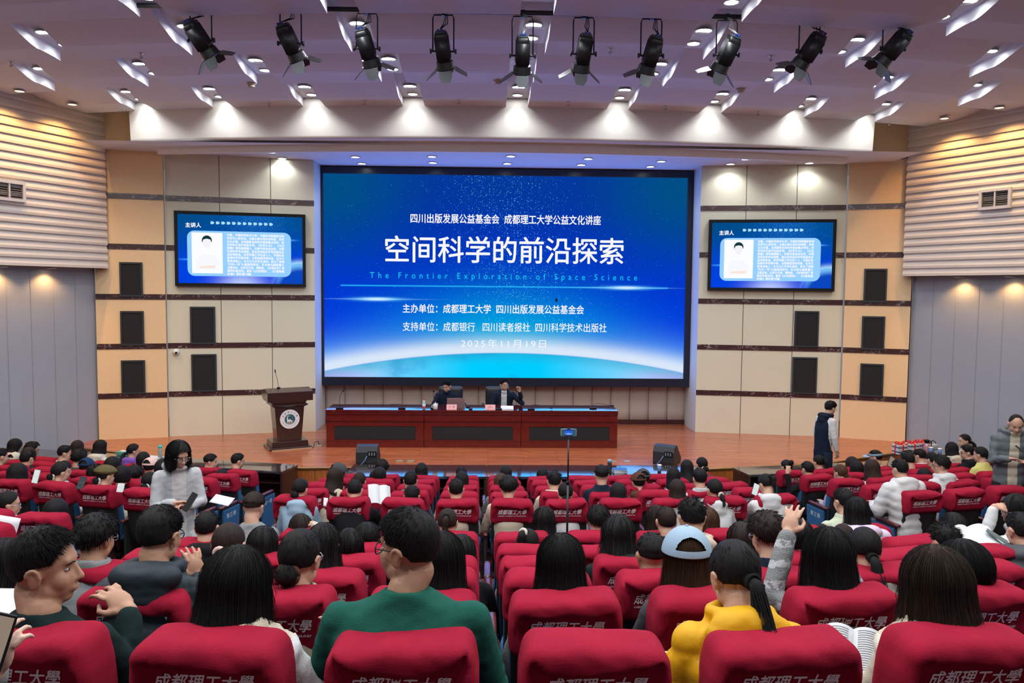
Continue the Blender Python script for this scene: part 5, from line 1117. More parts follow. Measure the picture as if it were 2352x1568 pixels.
        for _ in range(cnt):
            i = rng.randrange(na); a = abs(360*i/na if i <= na/2 else 360*i/na-360)
            if a < 42: continue
            c0 = rows[i]; j0 = rng.randrange(1, ns); n2 = Vector((c0[ns].x-hc_.x, c0[ns].y-hc_.y, 0)).normalized(); o_ = rng.uniform(.0, .006); dx = rng.uniform(-.02, .02); pts = [c0[j]+n2*(o_+.004*(j-j0)/nC)+Vector((dx*(j-j0)/nC, 0, 0)) for j in range(j0, nC-1, 2)]
            if len(pts) > 2:
                pts.append(pts[-1]+Vector((rng.uniform(-.015, .015), rng.uniform(-.01, .01), -rng.uniform(.01, .05)))); strand(pts, {2: .0010, 1: .0026}[near])
    elif near and not long_ and style != 'bald':
        for _ in range({2: 220, 1: 60}[near]):
            az = rng.random()*2*math.pi; a = abs(math.degrees(az) if az <= math.pi else math.degrees(az)-360); pl = math.radians(interp(HL[base], a)); p = pl*rng.uniform(.3, 1)
            q = scalp(az, p, -.005); q2 = scalp(az+rng.uniform(-.2, .2), p+.25, .012); strand([hp_(q), hp_(q.lerp(q2, .5)*1.02), hp_(q2)], .0012)
    if style in ('pony', 'lowpony'):
        zt = (.055 if style == 'pony' else -.045)+tailz; b = hp_((0, -.118, zt)); o2 = hp_((0, -.150, zt-.005)); back = (o2-b); pts = [hp_((0, -.09, zt+.01)), b, o2+Vector((0, 0, -.012))]; nn_ = 9
        for j in range(1, nn_+1): u = j/nn_; pts.append(o2+back*.35*math.sin(min(1, u*2)*1.57)+Vector(((tilt or 0)*u*.12+.006*math.sin(u*7+sd), -.02*u, -L*u)))
        out_ = S_.y-.125-inf-(.045 if top in ('hood', 'puffer', 'coat') else 0)
        for q in pts[3:]:
            if q.z < Sz+.10 and q.z > hipz and abs(q.x) < sw: q.y = min(q.y, out_*sm(Sz+.10, Sz-.02, q.z)+q.y*(1-sm(Sz+.10, Sz-.02, q.z)) if False else q.y+(min(q.y, out_)-q.y)*(1-sm(Sz-.02, Sz+.10, q.z)))
        rr = [.030, .020, .026]+[.034*(1-.75*((j+1)/nn_)**2)*(.85+.15*math.sin(j*1.7+sd)) for j in range(nn_)]
        k0 = len(HB.v); HB.tube(pts, rr, 12); uvs += [((q % 12)/12, (q//12)/len(pts)) for q in range(len(HB.v)-k0)]
        for _ in range({2: 160, 1: 50, 0: 12}[near]): o_ = Vector((rng.uniform(-1, 1), rng.uniform(-1, .4), 0))*.026; sh = rng.uniform(.75, 1.12); strand([pts[1]+o_*.5]+[pts[j]+o_*(1-.4*j/12)+Vector((0, 0, -(sh-1)*L*j/12)) for j in range(3, len(pts), 2)], .0016 if near == 2 else .003)
        TM = MB(); dv = back.normalized(); u_ = dv.orthogonal().normalized(); v_ = dv.cross(u_); TM.tube([b+back*.25+(u_*math.cos(a)+v_*math.sin(a))*.024 for a in [2*math.pi*i/14 for i in range(15)]], .007 if tie in (None, 'blk') else .013, 8)
        TM.build('hair_tie', cloth(tie or 'blk', 'plain'), t, True)
    if style in ('bun', 'lowbun'):
        q = hp_((0, -.112, .075 if style == 'bun' else -.055)); k0 = len(HB.v); HB.ell(q, (.048*s, .036*s, .042*s), Rh, 16, 10); uvs += [(rng.random()*.2+(j % 16)/16, (j//16)/10) for j in range(len(HB.v)-k0)]
        for _ in range(30 if near else 12): a = rng.random()*6.28; strand([q+Vector((.03*math.cos(a), -.02, .03*math.sin(a))), q+Vector((.05*math.cos(a), -.03, .05*math.sin(a))), q+Vector((.06*math.cos(a+.5), -.02, .058*math.sin(a+.5)))], .002)
        if tie: TM = MB(); TM.tube([q+Rh @ Vector((.046*math.cos(a), .022, .042*math.sin(a))) for a in [2*math.pi*i/14 for i in range(15)]], .011, 8); TM.build('hair_tie', cloth(tie, 'plain'), t, True)
    me = HB.mesh('hair', HAIR[hc], True); ul = me.uv_layers.new(name='uv')
    for lp in me.loops: ul.data[lp.index].uv = uvs[lp.vertex_index]
    obj('hair', me, t)
    # --- caps
    if cap:
        kind, cc, turned = cap; K = MB(); rr_ = []
        NA, NP = (144, 48) if near == 2 else (64, 20)
        for i in range(NA+1):
            az = 2*math.pi*i/NA; rr_.append([hp_(Vector((0, -.012, .022))+Vector((math.sin(p)*math.sin(az)*(.094+th), math.sin(p)*math.cos(az)*(.112+th), math.cos(p)*(.104+th)*(1.02 if kind == 'cap' else .98)))*(1 if kind != 'beret' else 1+.16*math.sin(p)**2+.03*noise.noise(Vector((az*2, p*3, sd))))) for p in [max(.001, math.radians(86 if kind == 'cap' else 74)*j/NP) for j in range(NP+1)]]+[hp_(Vector((0, -.012, .03))+Vector((math.sin(1.4)*math.sin(az)*.085, math.sin(1.4)*math.cos(az)*.10, 0)))])
        if kind == 'visor': K = MB(); K.grid([[c[-4], c[-3], c[-2], c[-1]] for c in rr_], flip=True)
        elif kind == 'cap':
            nR2, nC2 = len(rr_), len(rr_[0]); K.v = [tuple(q) for r in rr_ for q in r]; op = (180+turned) % 360
            for i in range(nR2-1):
                da = abs((360*(i+.5)/NA-op+180) % 360-180)
                for j in range(nC2-1):
                    j_ = j*20/NP
                    if 9.5 <= j_ <= 16.3 and da < 38*math.sqrt(max(0, 1-((16.5-j_)/7.0)**2)): continue
                    K.f.append((i*nC2+j, i*nC2+j+1, (i+1)*nC2+j+1, (i+1)*nC2+j))
        else: K.grid(rr_, flip=True)
        if kind in ('cap', 'visor'):
            f_ = math.radians(turned); vs_ = []
            for j in range(4):
                u = j/3; vs_.append([hp_(Vector((math.sin(f_+b)*(.094+th)*(1+.0*u), math.cos(f_+b)*(.112+th), .022+.024))+Vector((math.sin(f_), math.cos(f_), 0))*.075*u*math.cos(b*1.15)+Vector((0, 0, -.018*u*u-.022*math.sin(abs(b))*.6))) for b in [-1.1+2.2*q/12 for q in range(13)]])
            V2 = MB(); V2.grid(vs_); V2.grid([[p+Vector((0, 0, -.004)) for p in r] for r in vs_], flip=True)
        ck = K.build('cap', cloth(cc, 'plain'), t, True)
        if kind in ('cap', 'visor'): V2.build('visor', cloth(cc, 'plain'), ck, True)
        if kind == 'cap' and abs(turned) > 120 or kind == 'strapcap': pass
        if kind == 'cap': K2 = MB(); K2.ell(hp_((0, -.012, .022+.108+th)), (.008, .008, .005)); K2.build('button', cloth(cc, 'plain'), ck, True)
    return t
# ---------------------------------------------------------------- who sits where
p = person
# nearest row
p('man in dark green sweater, face in profile, hand raised near chin', (103, 1214), 'C11', hy=78, hp=2, hair='short', top='crew', col='dgreen', sw=.225, s=1.08, off=.27, skin='b', face=True, reach={1: ((297, 1402, 2.72), (-.75, .25, .55), (.45, -.55, .65), .75)})
p('long black haired girl in white jacket with curly fleece collar, nearest row', (545, 1269), 'C11', hy=25, hp=12, hair='long', top='furcollar', col='white', sw=.205, L=.235, off=.28, vol=.01, R_=((.15, .06, -.16), (.02, .20, .12), (-.6, .5, .5), (.5, -.7, .4), .55))
p('man in teal sweater and glasses looking left, nearest row', (936, 1171), 'C11', hy=-64, hp=2, hair='short', top='crew', col='teal', sw=.25, glasses='k', s=1.06, off=.27, skin='b', face=True)
p('girl in bright yellow puffer coat with low ponytail', (1688, 1245), 'C11', hy=-12, hp=20, hair='lowpony', hc='k', top='puffer', col='yellow', sw=.19, L=.40, puff=.016, off=.34, tilt=.10, tailz=.02)
p('girl with long dark brown hair in white coat, nearest row, right', (2150, 1268), 'C11', hy=-4, hp=6, hair='long', hc='o', top='furcollar', col='ivory', sw=.205, L=.33, off=.27, vol=.012)
# tenth row
p('man in dark quilted hooded jacket holding a phone to his face', (366, 1164), 'C10', hy=14, hp=10, hair='short', top='puffer', col='dnavy', sw=.215, s=1.04, skin='b', glasses='k', reach={1: ((455, 1325, 3.70), (-.25, .1, 1), (.5, -.7, .2), .6)})
p('girl in beige coat with low hair clip and steel glasses', (690, 1217), 'C10', hy=16, hp=10, hair='lowbun', top='collar', col='beige', sw=.18, glasses='s', s=1.04, tie='brown')
p('girl with long black hair in grey jacket behind the teal sweater', (1016, 1226), 'C10', hy=0, hp=4, hair='long', top='jacket', col='dgrey', sw=.18, L=.34)
p('girl with very straight long black hair, hair hiding her coat', (1288, 1234), 'C10', hair='long', top='crew', col='grey', sw=.175, L=.32, hp=4, vol=.006)
p('girl in pale blue baseball cap with long brown hair', (1577, 1222), 'C10', hair='long', hc='n', top='crew', col='dgrey', sw=.185, L=.40, hp=4, cap=('cap', 'ltblue', 4), off=.24)
p('girl with long black hair in striped grey sweater, left arm raised', (1903, 1221), 'C10', hair='long', top='knit', col='grey', stripe='lgrey', sw=.175, L=.30, hp=4, vol=.010, L_=((-.09, .10, .03), (.10, .10, .25), (.3, .3, .8), (-.4, -.7, .3), .5), R_=((.09, .12, -.13), (-.06, .14, .26), (.1, .5, .7), (.2, -.9, .4), .8))
p('girl with rounded black bob and cream collar, tenth row right', (2215, 1253), 'C10', hair='bob', top='collar', col='cream', sw=.18, hp=16, vol=.012, hy=-8)
# ninth row
p('man with wavy black hair and checked collar, beside left aisle', (222, 1186), 'C9', hy=22, hp=6, hair='fluffy', top='collar', col='grey', sw=.20, glasses='s', skin='b')
p('girl with tight ponytail tied with a pink band', (525, 1203), 'C9', hy=3, hp=14, hair='lowpony', hc='d', top='crew', col='dgrey', sw=.175, L=.22, tie='pink', tailz=.015)
p('girl with long black hair left of the empty draped seat', (742, 1204), 'C9', hair='long', top='jacket', col='blk', sw=.18, L=.30, hy=4, vol=-.004)
p('man with short hair fading at the nape, left of blue cap', (1498, 1226), 'C9', hair='two', top='crew', col='navy', sw=.20, hy=-4, skin='b', vol=-.004)
p('man with fluffy dark brown hair, right of the blue cap', (1763, 1181), 'C9', hair='fluffy', hc='d', top='collar', col='navy', sw=.20, hy=-18, glasses='s', hp=14)
p('girl with low black ponytail in cream hooded coat, ninth row', (1987, 1213), 'C9', hair='lowpony', top='hood', col='ivory', sw=.18, L=.26, hy=6, hp=16, tilt=.04)
p('person with long black hair at the left picture edge', (10, 1241), 'C9', hair='long', top='collar', col='blk', sw=.18, L=.30, depth=4.0, fz=FLZ[9], yaw=0, hy=10)
# eighth row
p('girl with smooth long black hair in the eighth row, left', (604, 1212), 'C8', hair='long', top='crew', col='dgrey', sw=.175, L=.26)
p('girl with short black bob, partly behind the beige coat girl', (802, 1218), 'C8', hair='bob', top='crew', col='navy', sw=.175, hp=14, s=.94, hy=-6)
p('girl with parted black hair in black leather jacket', (1058, 1232), 'C8', hair='long', top='collar', col='blk', sw=.185, L=.24, hp=18, part=0) if False else p('girl with parted black hair in black leather jacket', (1058, 1232), 'C8', hair='long', top='collar', col='blk', sw=.185, L=.24, hp=18)
p('girl with chin length black hair in dark green hooded coat', (1420, 1189), 'C8', hair='long', top='hood', col='dgreen', sw=.195, L=.17, hy=6, vol=.012, off=.22)
p('man with spiky black hair in cream hooded jacket', (1590, 1148), 'C8', hair='spiky', top='hood', col='peach', sw=.205, hp=14, skin='a')
p('girl with long dark hair left of the fluffy haired man', (1704, 1202), 'C8', hair='long', hc='d', top='crew', col='blk', sw=.17, L=.28, hy=10)
p('girl with black hair and dark collar, eighth row, right of fluffy hair', (1835, 1197), 'C8', hair='bob', top='collar', col='blk', sw=.18, hp=14, s=.95)
p('man with short black hair beside the open booklet', (2172, 1206), 'C8', hair='spiky', top='crew', col='cream', sw=.20, hy=-12, hp=10, skin='b')
p('man in big black hooded puffer coat at right picture edge', (2345, 1178), 'C8', hair='short', top='puffer', col='dgrey', sw=.23, puff=.04, hy=-6, off=.34)
# seventh row
p('man with short black hair in black jacket, left of middle block', (475, 1176), 'C7', hair='short', top='hood', col='blk', sw=.20, hp=10)
p('girl with white scrunchie ponytail bending forward in pink hood', (1212, 1217), 'C7', hair='pony', top='hood', col='pink', sw=.18, L=.22, hy=30, hp=34, tie='ivory', off=.36, tilt=-.06)
p('girl with black bob whose parting shows, behind the teal sweater', (842, 1204), 'C7', hair='bob', top='crew', col='blk', sw=.175, hp=20)
p('girl with half up bun, only head top visible', (1887, 1204), 'C6', hair='bun', top='crew', col='cream', sw=.17, s=.9)
p('girl with low dark bun beside the lilac coat', (1937, 1205), 'C7', off=.10, hair='lowbun', hc='d', top='hood', col='ivory', sw=.17, s=.9, hy=-8)
p('girl with long black hair in pale lilac puffer coat', (1968, 1144), 'C7', hair='long', top='puffer', col='lilac', sw=.20, L=.20, puff=.035, hy=12, hp=8, off=.72)
p('girl with black bob behind the short haired man, right', (2190, 1181), 'C7', hair='bob', top='collar', col='grey', sw=.18, hp=10, hy=6)
# sixth row
p('man with two block haircut in grey sweater at the left aisle', (583, 1132), 'C6', hair='two', hc='d', top='crew', col='grey', sw=.205, hp=14, skin='a', hy=14)
p('girl in white fleece jacket with a hand on her head', (690, 1183), 'C6', hair='long', hc='d', top='fleece', col='ivory', sw=.18, L=.30, hp=14, hy=-8, R_=((.16, .06, .04), (-.20, .00, .22), (-.9, .2, -.1), (0, -.2, 1), .4))
p('girl with brown ponytail in black and white jacket', (1028, 1169), 'C6', hair='pony', hc='d', top='hood', col='white', sw=.19, L=.26, hp=12, hy=3, tilt=.02)
p('girl with long black hair over a navy hood', (1250, 1166), 'C6', hair='long', top='hood', col='dblue', sw=.185, L=.22, hp=6)
p('man with collar length black hair in white jacket', (1375, 1163), 'C6', hair='fluffy', top='turtle', col='white', sw=.20, hp=8, vol=-.006)
p('girl with long brown hair behind the dark collared man', (1508, 1163), 'C6', hair='long', hc='d', top='crew', col='brown', sw=.17, L=.30, off=.40)
p('man with dark brown hair and black collar, sixth row', (1531, 1166), 'C6', hair='short', hc='d', top='collar', col='blk', sw=.20, hp=12, off=.05)
p('girl with long brown hair right of the cream hooded man', (1626, 1168), 'C6', hair='long', hc='n', top='crew', col='dgrey', sw=.17, L=.30, off=.3)
p('man in beige jacket with black collar beside the right aisle', (1938, 1122), 'C6', hair='short', top='collar', col='sage', sw=.205, hy=-18, hp=6, off=.6)
# fifth row, middle block
p('girl with low bun in pale blue jacket, fifth row left end', (690, 1099), 'C5', hair='lowbun', top='hood', col='ltblue', sw=.18, hy=18, hp=10)
p('man in black jacket holding an open book', (815, 1102), 'C5', hair='short', top='jacket', col='blk', sw=.205, hp=16, R_=((.16, .08, -.16), (.02, .20, .05), (0, .4, .9), (.9, -.3, 0), .5))
p('person with bowed black hair in dark coat, third seat of row', (946, 1117), 'C5', hair='short', top='crew', col='slate', sw=.19, hp=26, off=.30, vol=.006)
p('man with short black hair in cream hooded top', (1048, 1100), 'C5', hair='short', top='hood', col='peach', sw=.195, hp=4)
p('person with shaggy black hair in cream jacket, elbows out', (1168, 1096), 'C5', hair='fluffy', top='jacket', col='cream', sw=.215, hp=12, vol=.006)
p('girl with round black bun in white jacket, behind phone stand', (1299, 1108), 'C5', hair='lowbun', top='crew', col='white', sw=.18, hp=8)
p('girl with shoulder length black hair, fifth row, right of phone stand', (1420, 1111), 'C5', hair='long', top='crew', col='dgrey', sw=.175, L=.22, vol=.004)
p('girl with long brown hair in pale blue grey jacket', (1556, 1102), 'C5', hair='long', hc='d', top='hood', col='lgrey', sw=.19, L=.28, hp=4)
p('girl in white hood with low ponytail and white scrunchie', (1641, 1100), 'C5', hair='lowpony', top='hood', col='white', sw=.185, L=.10, tie='ivory', hy=-18, hp=6)
p('girl in white hooded coat looking at a phone, ponytail', (1760, 1089), 'C5', hair='pony', top='hood', col='white', sw=.195, L=.18, hy=-24, hp=26, off=.34, L_=((-.06, .12, -.18), (-.05, .16, .08), (0, .4, .9), (-.3, -.9, 0), .6))
# fourth row
p('girl with loose long dark hair leaning right, cream knit sweater', (770, 1076), 'C4', hair='long', hc='d', top='knit', col='cream', sw=.18, L=.18, hy=38, hp=18, hr=8, off=.34)
p('man with black mask strap round his head', (943, 1083), 'C4', hair='short', top='hood', col='slate', sw=.195, hp=8, off=.36)
p('man with tousled black hair in ivory jacket, fourth row', (1273, 1083), 'C4', hair='spiky', top='hood', col='ivory', sw=.20, hp=8, hy=-6)
p('man with bowl cut in black jacket and white collar', (1382, 1069), 'C4', hair='two', top='collar', col='navy', sw=.20, hp=4)
p('man with thick black hair and grey collar, fourth row', (1607, 1077), 'C4', hair='short', top='collar', col='lgrey', sw=.195, hp=6, hy=-8, vol=.006)
# third row
p('girl in white hooded jacket with claw clip in brown hair', (826, 1085), 'C3', hair='lowbun', hc='d', top='hood', col='white', sw=.185, hy=10, tie='cream')
p('girl with loose black hair beside the white hooded jacket', (863, 1081), 'C2', hair='long', top='crew', col='cream', sw=.175, L=.20, off=.36)
p('girl with smooth black hair, third row, fourth seat', (1061, 1084), 'C3', hair='long', top='crew', col='lgrey', sw=.175, L=.14)
p('girl with long reddish brown hair, third row', (1150, 1088), 'C3', hair='long', hc='n', top='crew', col='grey', sw=.175, L=.22)
p('person in brown baseball cap and brown scarf', (1466, 1087), 'C3', hair='capshort', top='hood', col='brown', sw=.20, cap=('cap', 'brown', 0), hy=-14, skin='a', off=.1)
p('girl with long black hair in white coat, left of the paper cup', (1547, 1075), 'C3', hair='long', top='crew', col='white', sw=.18, L=.24, hy=6)
# second row
p('person in grey cap and pale blue jacket, cap visor pointing right', (778, 1067), 'C2', hair='bob', top='hood', col='ltblue', sw=.185, cap=('cap', 'dgrey', 0), hy=70, off=.3)
p('person with dark hair behind the loose haired girl, second row', (872, 1074), 'C2', hair='bob', top='crew', col='blk', sw=.175, hy=12)
p('person in dark grey cap with long hair beside the brown cap', (1477, 1080), 'C2', hair='long', top='crew', col='blk', sw=.175, cap=('cap', 'dgrey', 0), L=.24)
# front row
p('person with curly black hair beside the left wedge loudspeaker', (877, 1057), 'C1', hair='fluffy', top='crew', col='blk', sw=.19)
p('girl with long black hair in front row, fourth from left', (968, 1065), 'C1', hair='long', top='crew', col='white', sw=.175, L=.24, vol=.006)
p('man with short black hair in front row before the blue desk', (1060, 1073), 'C1', hair='short', top='crew', col='grey', sw=.19)
p('girl with long sleek black hair before the middle desk', (1162, 1071), 'C1', hair='long', top='crew', col='lgrey', sw=.175, L=.26)
p('girl with long black hair left of the phone stand pole', (1246, 1076), 'C1', hair='long', top='crew', col='grey', sw=.175, L=.24)
p('girl with long black hair right of the paper cup', (1578, 1057), 'C2', off=.36, hair='long', top='crew', col='blk', sw=.175, L=.28)
p('woman in dark fur jacket with beige claw clip', (1612, 1050), 'C1', hair='lowbun', top='fleece', col='fur', sw=.185, hy=-14, tie='beige')
# left block
p('girl with long black hair in pink coat at the left wall', (35, 1009), 'L1', hair='long', top='hood', col='pink', sw=.18, L=.20, hy=24, vol=.006)
p('boy with glasses and a hand on his head, left front desk', (74, 1016), 'L1', hair='fluffy', top='crew', col='grey', sw=.19, hy=52, glasses='k', face=True, hp=14, L_=((-.14, .06, .02), (.14, .04, .24), (.9, .1, .1), (0, 0, 1), .4))
p('girl with long wavy brown hair against the grey wall', (178, 1012), 'L1', hair='long', hc='d', top='crew', col='brown', sw=.175, L=.20)
p('boy with short black hair in white shirt facing right', (149, 1023), 'L2', hair='short', top='collar', col='white', sw=.195, hy=48, face=True)
p('girl with straight black hair in cream hood at the left desk', (231, 1011), 'L1', hair='long', top='hood', col='ivory', sw=.185, L=.18, hy=30)
p('girl with long ponytail in purple jacket', (307, 1019), 'L1', hair='lowpony', top='hood', col='purple', sw=.18, L=.34, hy=40, glasses='s', face=True, tilt=-.05)
p('boy with thick black hair right of the white shirted boy', (182, 1034), 'L3', off=.36, hair='fluffy', top='crew', col='dgrey', sw=.19, hy=8)
p('person with black hair right of the purple jacket', (329, 1039), 'L2', hair='bob', top='crew', col='blk', sw=.175, hy=-6)
p('person in pale pink baseball cap', (346, 1053), 'L3', hair='capshort', top='crew', col='navy', sw=.18, cap=('cap', 'pink', 0))
p('person with round black bob behind the purple jacket', (258, 1051), 'L3', hair='bob', top='crew', col='dgrey', sw=.175, vol=.006)
p('person with black hair left of the standing woman', (374, 1056), 'L4', hair='bob', top='crew', col='blk', sw=.175)
p('person with dark brown hair beneath the boy with raised hand', (66, 1028), 'L2', hair='bob', hc='d', top='crew', col='brown', sw=.18)
p('boy in wide dark navy hooded coat on the left', (62, 1035), 'L3', hair='short', top='hood', col='dnavy', sw=.25, puff=.02)
p('person in cream cap and dark red jacket, far left', (34, 1041), 'L2', hair='capshort', top='crew', col='plum', sw=.18, cap=('cap', 'ivory', 0))
p('boy at the left picture edge beside the pink coat', (2, 1030), 'L3', hair='short', top='crew', col='grey', sw=.19, hy=30)
p('person in faded blue baseball cap', (199, 1054), 'L3', hair='capshort', top='crew', col='blk', sw=.18, cap=('cap', 'dblue', -8))
p('girl with spiky bun behind the pearl scrunchie girl', (148, 1058), 'L4', hair='bun', top='crew', col='brown', sw=.175, off=.4)
p('girl with pearl scrunchie bun in grey hooded top', (139, 1062), 'L5', hair='lowbun', top='hood', col='lgrey', sw=.18, hy=26, tie='beige', off=.3)
p('person with messy black hair left of the brown beret', (217, 1068), 'L4', hair='spiky', top='crew', col='grey', sw=.19)
p('girl in olive brown beret with white scrunchie', (243, 1070), 'L5', hair='lowbun', top='hood', col='ivory', sw=.185, cap=('beret', 'olive', 0), hy=24, tie='white', off=.3)
p('person with fluffy black hair and blue collar', (309, 1072), 'L4', hair='fluffy', top='collar', col='dblue', sw=.19, vol=.008)
p('person with black hair and earphone beside the beret', (281, 1071), 'L5', hair='bob', top='crew', col='blk', sw=.175, off=.65)
p('girl with white flower clip and cream sweater', (343, 1084), 'L5', off=.55, hair='lowbun', top='crew', col='cream', sw=.18, tie='white', hy=-6)
p('girl with long black hair holding a lit phone, left', (40, 1067), 'L5', hair='long', top='crew', col='blk', sw=.18, L=.28, vol=.012, off=.26)
p('girl in white coat and glasses with low ponytail, left edge', (20, 1129), 'L6', hair='lowpony', top='hood', col='white', sw=.185, L=.14, hy=42, glasses='s', face=True)
p('girl with long black hair before the draped left seats', (128, 1149), 'L6', hair='long', top='crew', col='pink', sw=.175, L=.26, hp=16, vol=.006)
p('smiling boy in profile at the dark left desk', (484, 1043), 'L1', hair='two', top='hood', col='white', sw=.19, hy=64, face=True)
p('man in black jacket and glasses at the dark left desk', (546, 1041), 'L1', hair='short', top='jacket', col='blk', sw=.21, hy=40, glasses='s', face=True)
p('person in cream puffer behind the second left aisle seat', (508, 1079), 'L2', hair='bob', top='puffer', col='ivory', sw=.20, puff=.03, off=.34)
# right block
p('girl with messy top bun in pale green sweater', (1806, 1056), 'R1', hair='bun', top='knit', col='sage', sw=.185, hy=-14, off=.36)
p('man in black and yellow jacket raising a hand', (1855, 1060), 'R2', hair='short', top='collar', col='blk', sw=.20, hy=-8, L_=((-.13, .04, -.10), (-.02, .06, .26), (.3, .2, .9), (-.3, -.8, 0), .8))
p('girl with ponytail in white turtleneck at the right desk', (1880, 1045), 'R1', hair='pony', top='turtle', col='white', sw=.18, L=.18, hy=-14, tilt=.08)
p('girl with brown ponytail in lavender grey sweater', (1930, 1067), 'R3', hair='lowpony', hc='n', top='fleece', col='lavgrey', sw=.19, L=.14, hy=-16, tie='blk', off=.3)
p('girl with dark purple brown hair bowed at the right desk', (1957, 1050), 'R1', hair='bob', hc='d', top='crew', col='pink', sw=.175, hp=20)
p('person with smooth round black hair left of long brown hair', (1968, 1059), 'R2', hair='bob', top='crew', col='dgrey', sw=.175)
p('girl with long wavy brown hair in ivory top, right block', (2003, 1057), 'R3', hair='long', hc='o', top='crew', col='ivory', sw=.18, L=.26, vol=.006)
p('boy wearing a turquoise sun visor', (2011, 1034), 'R1', hair='short', top='crew', col='white', sw=.19, cap=('visor', 'ltblue', 0), hy=-40, face=False)
p('man in thick white down jacket with black hood', (2067, 1055), 'R5', hair='short', top='puffer', col='white', sw=.235, puff=.025, hy=-8, off=.30)
p('boy with black hair bowed behind the white down jacket', (2087, 1041), 'R2', hair='short', top='crew', col='peach', sw=.19, hp=20, vol=.006)
p('man in white jacket beside the shoulder bag', (2113, 1031), 'R1', hair='short', top='jacket', col='white', sw=.195, hy=-18, hp=12)
p('person half hidden below the blue paper cups', (2142, 1040), 'R2', hair='short', top='crew', col='grey', sw=.18, hp=16)
p('boy with fluffy hair and glasses in profile, white hood', (2160, 1048), 'R4', hair='fluffy', top='hood', col='white', sw=.20, hy=-62, hp=8, glasses='k', face=True, vol=.004)
p('girl in white jacket with dark stripe behind the profile boy', (2124, 1077), 'R3', hair='bob', top='hood', col='white', sw=.19, hp=20)
p('girl with long black hair right of the paper cups', (2186, 1016), 'R1', hair='long', top='hood', col='beige', sw=.18, L=.22)
p('woman with ponytail in profile against the grey wall', (2215, 997), 'R1', hair='lowpony', top='crew', col='sage', sw=.18, L=.12, hy=-72, face=True, off=.6)
p('man in black coat and glasses looking left', (2222, 1022), 'R2', hair='short', top='hood', col='blk', sw=.215, hy=-54, glasses='k', face=True, vol=.004)
p('girl in lime yellow jacket with black and white hair clip', (2252, 1026), 'R3', off=.45, hair='lowpony', top='collar', col='lime', sw=.185, L=.20, hy=-26, tie='white', tilt=.10)
p('man with thick black hair in grey coat with fur collar', (2297, 1057), 'R4', hair='fluffy', top='furcollar', col='lgrey', sw=.21, hy=-6)
p('man in navy jacket and glasses turned left at right edge', (2338, 1044), 'R3', hair='short', top='jacket', col='navy', sw=.20, hy=-48, glasses='s', face=True)
p('person with brown hair below the standing bald man', (2330, 1033), 'R2', hair='bob', hc='d', top='crew', col='blk', sw=.18)
p('girl in white coat with glasses, hand on her head, right edge', (2335, 1138), 'R6', hair='bob', top='hood', col='white', sw=.185, hy=-58, glasses='s', face=True, L_=((-.14, .10, -.02), (.12, .02, .26), (.9, -.1, .1), (0, -.3, 1), .35), depth=5.9, fz=FLZ[7]+.0, yaw=16)
# standing people
p('woman in pale grey zip jacket standing in the left aisle, holding a recorder', (410, 1014), None, depth=6.95, fz=FLZ[6], stand=True, yaw=-150, hy=-22, hp=22, hair='long', L=.16, top='coat', col='lgrey', sw=.18, face=True, glasses='s', trouser='lgrey', near=2, inner='white', L_=((-.04, .06, -.24), (.14, .20, .02), (.9, .3, .2), (0, -.4, 1), .8), R_=((.04, .06, -.24), (-.12, .20, .06), (-.9, .3, .1), (0, -.4, 1), .8))
p('young man in navy and white baseball jacket walking past the stage', (1908, 922), None, depth=13.55, fz=.15, stand=True, yaw=-72, hy=0, hp=12, hair='short', top='hood', col='navy', sw=.20, face=True, glasses='k', trouser='navy', vol=.010, near=2, sleeve='white')
p('balding man in dark quilted jacket standing by the right wall', (2335, 952), None, depth=9.3, fz=FLZ[5]+.1, stand=True, yaw=165, hy=8, hp=28, hair='bald', top='puffer', col='slate', sw=.20, face=True, trouser='blk', near=1, puff=.004, inner='beige', L_=((-.05, .06, -.25), (.12, .22, .04), (.8, .5, .1), (0, -.3, 1), .6), R_=((.05, .06, -.25), (-.10, .22, .06), (-.8, .5, .1), (0, -.3, 1), .6))
# at the stage table
p('man in dark jacket at the stage table, looking down towards a bottle', (1026, 874), None, depth=16.45, fz=SZ, yaw=180, hy=22, hp=20, hair='short', top='collar', col='navy', sw=.22, face=True, near=2, skin='a', R_=((.10, .10, -.22), (.22, .22, .03), (.6, .8, 0), (0, 0, 1), .5))
p('man in glasses at the stage table, fist raised beside his face', (1158, 871), None, depth=16.45, fz=SZ, yaw=180, hy=-26, hp=4, hair='short', top='collar', col='navy', inner='white', sw=.215, face=True, near=2, glasses='s', L_=((-.20, .08, -.17), (.06, .10, .26), (.1, .1, 1), (-.4, -.6, 0), 1.5))

p('person almost outside the picture holding up a phone, lower left corner', (-260, 1262), 'C11', hair='short', top='crew', col='grey', sw=.20, skin='p', reach={1: ((-14, 1545, 1.98), (.35, .10, 1), (-.2, -.9, .2), .9)})
m = MB(); m.box(4.7, 6.7, 13.30, 13.84, 0, .15); struct('stage_step', m, WOODF)
